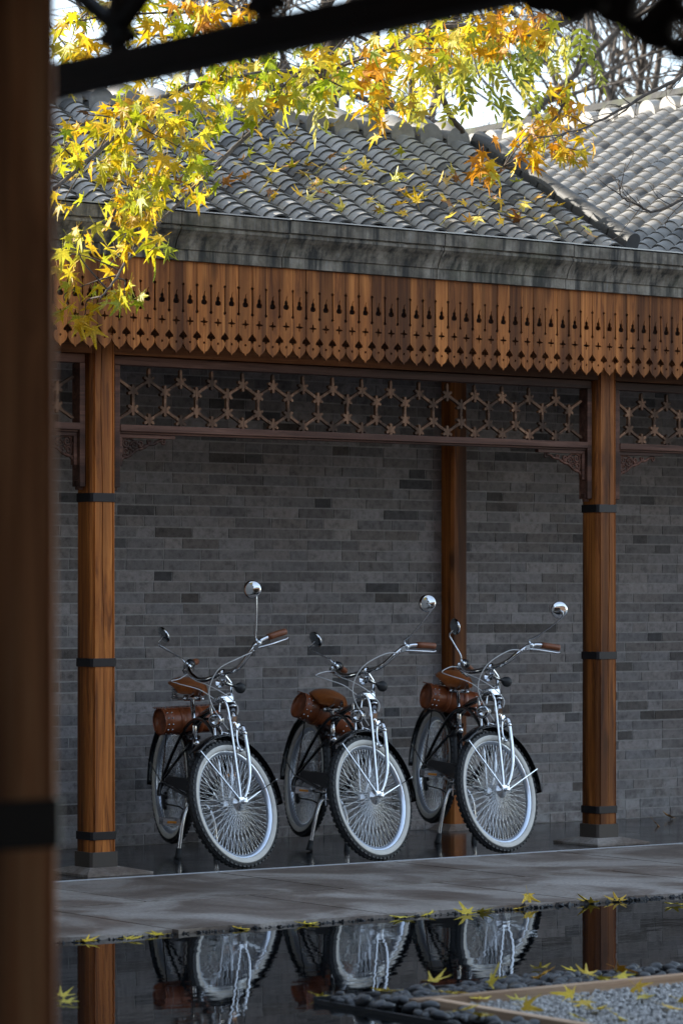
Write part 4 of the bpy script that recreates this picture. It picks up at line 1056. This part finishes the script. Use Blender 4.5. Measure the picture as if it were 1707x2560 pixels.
def lcol(c):
    k = rl.random()
    pal = {'y': [(.78, .52, .018), (.80, .60, .03), (.72, .44, .012), (.64, .60, .05), (.50, .52, .03)], 'l': [(.40, .46, .02), (.30, .38, .02), (.60, .56, .03), (.74, .56, .03)],
           'o': [(.76, .43, .012), (.72, .36, .012), (.62, .27, .015), (.78, .54, .03)], 'g': [(.66, .34, .012), (.56, .25, .012), (.48, .40, .02), (.60, .38, .015)],
           'b': [(.42, .20, .05), (.50, .28, .08), (.30, .14, .04)], 'p': [(.62, .54, .16), (.70, .60, .12), (.58, .44, .14)], 'Y': [(.90, .66, .05), (.90, .72, .09), (.88, .60, .05)]}[c]
    c = pal[int(k*len(pal)) % len(pal)]; f = rl.uniform(.8, 1.1); return (c[0]*f, c[1]*f*rl.uniform(.92, 1.05), c[2])
def branch(b, pts, r0, r1, seg=7):
    P = catmull(pts, 5); n = len(P)
    P = [p+Vector([rl.uniform(-1, 1)*.004 for _ in range(3)]) for p in P]
    b.tube(P, [r0+(r1-r0)*k/(n-1) for k in range(n)], seg); return P
CL = [(7.61, 12.47, 4.01, .121, 'y'), (7.99, 12.71, 4.13, .124, 'y'), (8.14, 12.6, 4.09, .124, 'l'), (8.22, 12.41, 4.12, .113, 'o'), (8.42, 12.38, 4.17, .103, 'o'), (7.64, 12.66, 3.94, .081, 'y'), (7.74, 12.2, 3.64, .1, 'y'), (8.08, 12.38, 3.71, .112, 'y'), (8.45, 12.57, 3.85, .136, 'l'), (8.84, 12.8, 3.96, .14, 'l'), (8.69, 12.43, 3.8, .084, 'l'), (8.54, 12.56, 3.72, .105, 'y'), (8.25, 12.49, 3.62, .103, 'l'), (7.84, 12.16, 3.51, .08, 'y'), (7.45, 11.89, 3.51, .097, 'y'), (7.56, 12.39, 3.53, .09, 'y'), (7.2, 11.94, 3.34, .077, 'y'), (8.86, 12.5, 3.89, .106, 'l'), (9.26, 12.9, 4.08, .11, 'y'), (7.56, 12.21, 3.42, .109, 'y'), (7.67, 12.19, 3.32, .119, 'y'), (7.95, 12.43, 3.29, .122, 'y'), (7.89, 12.06, 3.36, .089, 'l'), (8.27, 12.5, 3.38, .083, 'l'), (7.63, 12.13, 3.2, .099, 'y'), (7.61, 11.99, 3.08, .088, 'y'), (7.64, 12.27, 3.13, .09, 'y'), (7.4, 12.31, 3.16, .059, 'y'), (7.54, 12.02, 2.97, .078, 'y'), (7.92, 12.35, 2.99, .071, 'l'), (7.25, 11.96, 2.93, .077, 'y'), (7.37, 12.21, 2.89, .059, 'y'), (7.61, 12.29, 2.83, .09, 'y'), (7.53, 12.02, 2.71, .078, 'l'), (7.36, 12.25, 2.71, .069, 'y'), (7.43, 12.19, 2.62, .069, 'y'), (9.54, 12.88, 4.04, .122, 'o'), (9.7, 12.99, 3.96, .09, 'o'), (9.46, 12.73, 3.8, .066, 'o'), (9.82, 12.99, 4.12, .124, 'y'), (10.09, 13.13, 4.25, .126, 'o'), (9.91, 12.71, 4.12, .1, 'y'), (10.49, 13.22, 4.34, .116, 'o'), (10.42, 12.99, 4.39, .103, 'o'), (10.65, 13.09, 4.44, .116, 'o'), (10.7, 12.95, 4.41, .104, 'o'), (10.27, 13.09, 4.35, .103, 'y'), (9.64, 12.72, 3.89, .066, 'y'), (11.24, 13.43, 4.08, .109, 'g'), (10.84, 13.05, 3.86, .105, 'g'), (11.12, 13.25, 3.82, .083, 'g'), (11.18, 13.19, 3.78, .071, 'g'), (10.85, 13.21, 3.88, .083, 'o'), (10.25, 12.85, 3.69, .064, 'o'), (10.26, 12.85, 3.54, .073, 'o'), (10.84, 13.27, 3.75, .052, 'o'), (11.26, 13.38, 4.16, .072, 'g')]
plane = thing('plane_tree', 'tree with golden and lime star shaped leaves overhanging the roof', 'tree', None)
tb = MB()
tb.tube(catmull([(15.8, 15.6, -.2), (15.7, 15.5, 2.2), (15.4, 15.3, 4.2), (14.9, 15.0, 5.6)], 5), [.17]*16, 10)
ob('trunk', tb.mesh('trunk', M['bark']), plane)
paths = {}
def addbranch(key, pts, r0, r1):
    b = MB(); paths[key] = branch(b, pts, r0, r1); ob('branch', b.mesh('branch', M['bark']), plane)
addbranch('C', [(15.2, 15.2, 4.9), (14.2, 14.9, 5.35), (12.83, 14.5, 5.19), (12.12, 14.28, 4.84), (11.57, 14.06, 4.63), (11.17, 13.84, 4.52), (10.77, 13.62, 4.51), (10.36, 13.4, 4.44)], .045, .018)
addbranch('A', [(10.36, 13.4, 4.44), (9.87, 13.21, 4.24), (9.4, 13.02, 4.06), (9.07, 12.83, 3.91), (8.65, 12.64, 3.64), (8.25, 12.46, 3.36), (7.81, 12.27, 3.04), (7.58, 12.08, 2.89), (7.45, 11.98, 2.78), (7.36, 11.95, 2.70)], .016, .004)
addbranch('B', [(9.4, 13.02, 4.06), (8.9, 12.8, 3.97), (8.34, 12.6, 3.84), (7.99, 12.4, 3.71), (7.68, 12.2, 3.54), (7.34, 12.0, 3.33), (7.04, 11.8, 3.15)], .012, .009)
addbranch('D', [(12.12, 14.28, 4.84), (11.7, 13.8, 4.75), (11.43, 13.4, 4.56), (11.34, 13.4, 4.3), (11.24, 13.4, 4.08), (11.09, 13.4, 3.9), (10.9, 13.4, 3.73), (10.75, 13.4, 3.75)], .014, .004)
addbranch('H', [(9.87, 13.21, 4.24), (9.3, 13.0, 4.3), (8.7, 12.8, 4.22), (8.1, 12.6, 4.15), (7.5, 12.5, 4.02)], .010, .004)
def nearest(p):
    best = None
    for P in paths.values():
        for q in P:
            d = (q-p).length
            if best is None or d < best[0]: best = (d, q)
    return best[1]
leaves = []; tw = MB()
for x, y, z, r, c in CL:
    ctr = Vector((x, y, z)); q = nearest(ctr); top = ctr+Vector((0, 0, r*.5))
    mid = q.lerp(top, .5)+Vector((rl.uniform(-.05, .05), rl.uniform(-.05, .05), .02))
    if (q-top).length > .03: tw.tube(catmull([q, mid, top, ctr+Vector((rl.uniform(-.05, .05), 0, -r*.2))], 4), [.004]*5+[.0025]*8, 5)
    n = max(5, int(r*r*1800*(.85 if z < 3.3 else 1)))
    for _ in range(n):
        o = Vector((rl.gauss(0, .62)*r, rl.gauss(0, .8)*r, rl.gauss(0, .62)*r)); p = ctr+o
        s = rl.uniform(.056, .108)
        mm = T(*p) @ Rz(rl.uniform(0, 6.283)) @ Rx(rl.gauss(.1, .45)) @ Ry(rl.gauss(0, .55)) @ Matrix.Scale(s, 4)
        leaves.append((p, rl.randrange(7), mm, lcol(c if rl.random() < .78 else rl.choice('yyl'))))
ob('twigs', tw.mesh('twigs', M['bark']), plane, None, 'stuff')
axv = Vector((math.sin(YAW), math.cos(YAW), 0))
leaves.sort(key=lambda q: q[0].dot(axv)-q[2].to_scale().x*12)
for p, i, mm, c in leaves[:300]: ob('leaf', LEAFM[i], plane, mm, None, c)
b = MB()
for p, i, mm, c in leaves[300:]:
    g = LEAFG[i]; b.tint = c; b.add([mm @ Vector(v) for v in g.v], g.f, True)
if b.v: ob('leaves', b.mesh('leaves', M['leaf_mass'], tint=True), plane, None, 'stuff')
# bare twig branches reaching in from the right
def bare(name, label, main, r0, seed, subs=16, ln=.16):
    rb = random.Random(seed); t_ = thing(name, label, 'tree'); b = MB(); P = branch(b, main, r0, .0025); n = len(P)
    for _ in range(subs):
        i = rb.randint(n//4, n-2); d = (P[i+1]-P[i]).normalized(); p = P[i]; pts = [p]
        d = (d+Vector((rb.uniform(-.4, .4), rb.uniform(-.4, .4), rb.uniform(-.9, .9)))).normalized(); L = ln*rb.uniform(.4, 1.2)
        for k in range(4):
            d = (d+Vector((rb.uniform(-.3, .3), rb.uniform(-.3, .3), rb.uniform(-.35, .35)))).normalized(); p = p+d*L/4; pts.append(p)
            if rb.random() < .5:
                e_ = (d+Vector((rb.uniform(-.8, .8), 0, rb.uniform(-.8, .8)))).normalized(); b.tube([p, p+e_*L*.22], [.002, .0012], 4)
        b.tube(pts, [.0035, .003, .0025, .002, .0015], 4)
    ob('branch', b.mesh('branch', M['bark']), t_)
    tr = MB(); q = P[0]; tr.tube(catmull([(q.x+1.9, q.y+.6, -.2), (q.x+1.8, q.y+.5, 1.8), (q.x+1.2, q.y+.3, q.z-.5), tuple(q)], 5), [.07-.0035*k for k in range(16)], 8); ob('trunk', tr.mesh('trunk', M['bark']), t_)
bare('bare_tree', 'upper bare twig with fine side shoots crossing the sunlit roof at right', [(12.6, 12.8, 4.75), (11.83, 12.8, 4.37), (11.6, 12.8, 4.22), (11.32, 12.8, 4.08), (11.07, 12.8, 3.95), (10.83, 12.8, 3.85), (10.59, 12.8, 3.79)], .016, 3, 26, .16)
bare('bare_tree', 'lower bare forked twig in front of the sunlit roof at right', [(12.4, 12.5, 3.7), (11.55, 12.5, 3.53), (11.33, 12.5, 3.49), (11.12, 12.5, 3.41), (11.01, 12.5, 3.44), (10.9, 12.5, 3.47), (10.87, 12.5, 3.56)], .012, 4, 14, .2)
# feather-leaved tree behind the ridge
def frond_geo(i):
    rf = random.Random(i); b = MB(); n = 5
    b.tube([(0, 0, 0), (.02, 0, -.35), (.06, 0, -.75), (.08, 0, -1.0)], .010, 3, False)
    def blade(p, d, L, w):
        d = Vector(d).normalized(); sd = Vector((0, 1, 0)).cross(d).normalized(); q = Vector(p)
        vs = [q, q+d*L*.3+sd*w, q+d*L*.62+sd*w*.8, q+d*L, q+d*L*.62-sd*w*.8, q+d*L*.3-sd*w, q+d*L*.5+Vector((0, .04, 0))]
        b.add(vs, [(0, 1, 6), (1, 2, 6), (2, 3, 6), (3, 4, 6), (4, 5, 6), (5, 0, 6)], True)
    for k in range(n):
        z = -.22-.75*k/n; x = .02+.07*k/n
        for s in (-1, 1): blade((x, 0, z), (s*rf.uniform(.7, 1), rf.uniform(-.3, .3), -rf.uniform(.5, 1.0)), .36*rf.uniform(.85, 1.1), .062)
    blade((.08, 0, -1.0), (.1, 0, -1), .36, .06); return b
FRG = [frond_geo(i) for i in range(4)]; FRM = [g.mesh('frond', M['leaf']) for g in FRG]
ASH = [(11.94, 15.67, 4.56), (12.26, 16.02, 4.5), (11.83, 15.31, 4.42), (12.37, 15.95, 4.44), (11.02, 15.27, 4.45), (11.69, 16.06, 4.51), (12.61, 15.72, 4.66), (12.67, 15.71, 4.6), (13.26, 16.07, 4.91), (12.42, 15.89, 4.44), (12.93, 15.89, 4.83), (12.43, 15.15, 4.57), (11.62, 15.47, 4.77), (11.77, 15.18, 4.56), (12.03, 15.29, 4.52), (12.18, 15.31, 4.46), (11.75, 15.96, 4.58), (10.8, 15.23, 4.29), (12.85, 15.4, 4.7), (13.16, 15.59, 4.89)]
ASH = [(x*.9, y*.9, 1.37+(z-1.37)*.9) for x, y, z in ASH]
ash = thing('ash_tree', 'olive green feather-leaved tree rising behind the corridor ridge', 'tree')
b = MB(); trunk = [(11.6, 17.6, -.2), (11.62, 17.5, 2), (11.7, 17.2, 3.6), (11.8, 16.6, 4.6), (12.0, 16.0, 5.6)]
b.tube(catmull(trunk, 5), [.11-.0035*k for k in range(21)], 9); ob('trunk', b.mesh('trunk', M['bark']), ash)
b = MB(); branch(b, [(12.0, 16.0, 5.6), (11.4, 14.8, 5.0), (10.76, 13.95, 4.57), (10.74, 13.95, 4.37), (10.8, 13.95, 4.23), (10.88, 13.95, 4.09), (10.98, 13.95, 3.99)], .03, .016)
ra = random.Random(6)
for c in ASH:
    c = Vector(c); branch(b, [Vector((11.3+ra.uniform(-.2, .3), 14.6, 5.0+ra.uniform(-.2, .2))), c.lerp(Vector((11.3, 14.6, 5.1)), .5)+Vector((0, 0, .12)), c+Vector((0, 0, .12))], .010, .004)
ob('branch', b.mesh('branch', M['bark']), ash)
for c in ASH:
    for _ in range(5):
        p = Vector(c)+Vector((ra.gauss(0, .15), ra.gauss(0, .2), ra.gauss(.20, .10)))
        col = ra.choice([(.30, .34, .04), (.44, .42, .05), (.62, .52, .06), (.22, .26, .04), (.55, .50, .08)])
        ob('frond', ra.choice(FRM), ash, T(*p) @ Rz(ra.uniform(0, 6.3)) @ Rx(ra.gauss(0, .5)) @ Ry(ra.gauss(0, .5)) @ Matrix.Scale(ra.uniform(.15, .24), 4), None, col)
# leafless trees far behind the roofs
def far_tree(x, y, h, seed, label):
    rf = random.Random(seed); t_ = thing('bare_tree', label, 'tree'); b = MB(); tr = MB()
    tr.tube([(x, y, -.3), (x+.1, y, h*.30)], [.16, .12], 8); ob('trunk', tr.mesh('trunk', M['bark']), t_)
    def grow(p, d, L, r, lev):
        pts = [p]; q = p
        for k in range(4):
            d = (d+Vector((rf.gauss(0, .16), rf.gauss(0, .16), rf.gauss(.03, .12)))).normalized(); q = q+d*L/4; pts.append(q)
        b.tube(pts, [r*(1-.12*k) for k in range(5)], 5 if lev < 2 else 3, False)
        if lev < 5:
            for k in range(3 if lev < 4 else 4):
                i = rf.randint(1, 4) if k else 4
                dd = (d+Vector((rf.gauss(0, .55), rf.gauss(0, .55), rf.gauss(.05, .45)))).normalized(); grow(pts[i], dd, L*rf.uniform(.58, .78), r*.62, lev+1)
    for k in range(3): grow(Vector((x+.1, y, h*.28)), Vector((rf.uniform(-.5, .5), rf.uniform(-.3, .3), 1)).normalized(), h*.28, .07, 0)
    ob('branch', b.mesh('branch', M['bark']), t_)
far_tree(18.3, 24.0, 10.5, 1, 'leafless tree rising behind the notch between the two roofs')
far_tree(21.5, 25.2, 10.5, 2, 'leafless tree standing farther right behind the sunlit roof')
far_tree(16.6, 23.0, 10.5, 8, 'leafless tree behind the ridge, left of the others')
far_tree(20.0, 22.5, 10.0, 9, 'leafless tree close behind the wing ridge, between two others')
far_tree(24.5, 26.5, 11, 5, 'leafless tree showing through the carved bracket at upper right')

M['fallen'] = leafmat('fallen_leaf', 'obj', .12)
# ------------------------------------------------------------------ fallen leaves
FG = [leaf_geo(20+i) for i in range(5)]
for g in FG: g.xform(Rx(R(-90)))
FM = [g.mesh('fallen_leaf', M['fallen']) for g in FG]
rf = random.Random(15)
def fallen(p, label, group, col, s, tilt=.35, upright=None):
    mm = T(*p) @ Rz(rf.uniform(0, 6.28)) @ Rx(rf.gauss(0, tilt) if upright is None else upright) @ Ry(rf.gauss(0, tilt)) @ Matrix.Scale(s, 4)
    o = ob('fallen_leaf', rf.choice(FM), None, mm, None, col); tag(o, label, 'leaf', group)
SLP = T(0, 13.22, 3.335) @ Rx(PIT)
ORD = ['first', 'second', 'third', 'fourth', 'fifth', 'sixth', 'seventh', 'eighth', 'ninth', 'tenth', 'eleventh', 'twelfth', 'thirteenth', 'fourteenth', 'fifteenth', 'sixteenth', 'seventeenth', 'eighteenth', 'nineteenth', 'twentieth', 'twenty-first']
seen = {}
for k in range(230):
    ri = int(rf.random()*20); xr = ROWS[ri]-.1022; u = rf.random(); y = rf.uniform(.03, LEN*.95)*(.4+.6*rf.random())
    c = rf.choice('yyyypppbbo'); band = int(y/LEN*8)
    while seen.get((ri, band, c)): ri = (ri+7) % 20; band = (band+1) % 8; xr = ROWS[ri]-.1022; y = LEN*(band+rf.random())/8; c = rf.choice('yyyypppbbo')
    seen[(ri, band, c)] = 1
    p = SLP @ Vector((xr+rf.gauss(0, .028), y, rf.uniform(.008, .045)))
    nm = {'y': 'yellow', 'p': 'pale straw', 'b': 'brown curled', 'o': 'orange'}[c]
    pos = ['at the eave', 'just above the eave', 'low on the slope', 'below mid slope', 'at mid slope', 'above mid slope', 'high on the slope', 'under the ridge'][band]
    fallen(p, '%s leaf %s, %s roof channel from the verge' % (nm, pos, ORD[ri]), 'fallen leaves on the corridor roof', lcol(c), rf.uniform(.05, .088), .55)
FL = [('w', 7.98, 11.61), ('w', 7.73, 10.91), ('w', 6.63, 10.88), ('w', 6.81, 10.85), ('w', 7.01, 10.91), ('s', 9.03, 11.0), ('w', 8.39, 10.91), ('w', 8.67, 10.89), ('w', 8.57, 10.86), ('w', 8.24, 10.87), ('w', 9.32, 10.90), ('w', 9.48, 10.90), ('w', 9.96, 10.9), ('w', 9.58, 10.63), ('w', 5.65, 9.43), ('w', 5.57, 9.27), ('w', 6.38, 8.90), ('p', 6.72, 8.71), ('p', 6.96, 8.64), ('p', 7.11, 8.6), ('w', 7.51, 9.08), ('w', 7.56, 8.94), ('p', 7.29, 8.55), ('t', 7.38, 8.47), ('p', 6.44, 8.58), ('t', 6.58, 8.46), ('g', 6.66, 8.37), ('g', 6.75, 8.27), ('g', 6.65, 8.12), ('g', 6.8, 7.94), ('g', 6.75, 7.77), ('g', 7.04, 7.86), ('t', 7.27, 8.46), ('p', 6.3, 7.94), ('p', 6.3, 8.03), ('f', 12.64, 14.19), ('f', 13.1, 14.57), ('g', 6.98, 8.27), ('g', 7.15, 8.1), ('g', 7.3, 8.3), ('g', 6.9, 8.1), ('g', 7.2, 7.95), ('g', 6.62, 7.8), ('p', 7.5, 8.62), ('p', 6.85, 8.55), ('w', 8.9, 10.9), ('w', 7.4, 10.9)][1:]
where = {'w1': 'along the walkway edge', 'w2': 'floating near the black pebble bed', 'w3': 'floating beside the foreground post', 's': 'upright leaf on the walkway rim', 'p': 'on the black pebbles', 't': 'on the timber edging', 'g': 'on the grey gravel', 'f': 'on the polished corridor floor'}
rows_ = {}
for k, x, y in FL:
    key = k if k != 'w' else ('w1' if y > 10.5 else 'w2' if x > 6.2 else 'w3')
    rows_.setdefault(key, []).append((x*.809-y*.588, x, y))
for key, lst in rows_.items():
    lst.sort()
    for i, (_, x, y) in enumerate(lst):
        k = key[0]; z = {'w': -.010, 's': .03, 'p': .035, 't': .032, 'g': .012, 'f': .02}[k]
        c = {'f': 'b', 'g': 'Y', 'w': 'Y', 's': 'Y', 'p': rf.choice('Yo'), 't': 'Y'}[k]
        nm = {'Y': 'yellow', 'y': 'yellow', 'p': 'pale yellow', 'b': 'brown curled', 'o': 'orange'}[c]
        lab = '%s leaf %s, %s from the left there' % (nm, where[key], ORD[i]) if len(lst) > 1 else '%s leaf %s' % (nm, where[key])
        if key == 's': lab = 'yellow leaf standing upright on the walkway rim by the water'
        fallen((x, y, z), lab, None if len(lst) < 2 else 'fallen leaves '+where[key].replace('floating ', ''), lcol(c), rf.uniform(.054, .086), .2 if k == 'w' else .35, 1.2 if k == 's' else None)
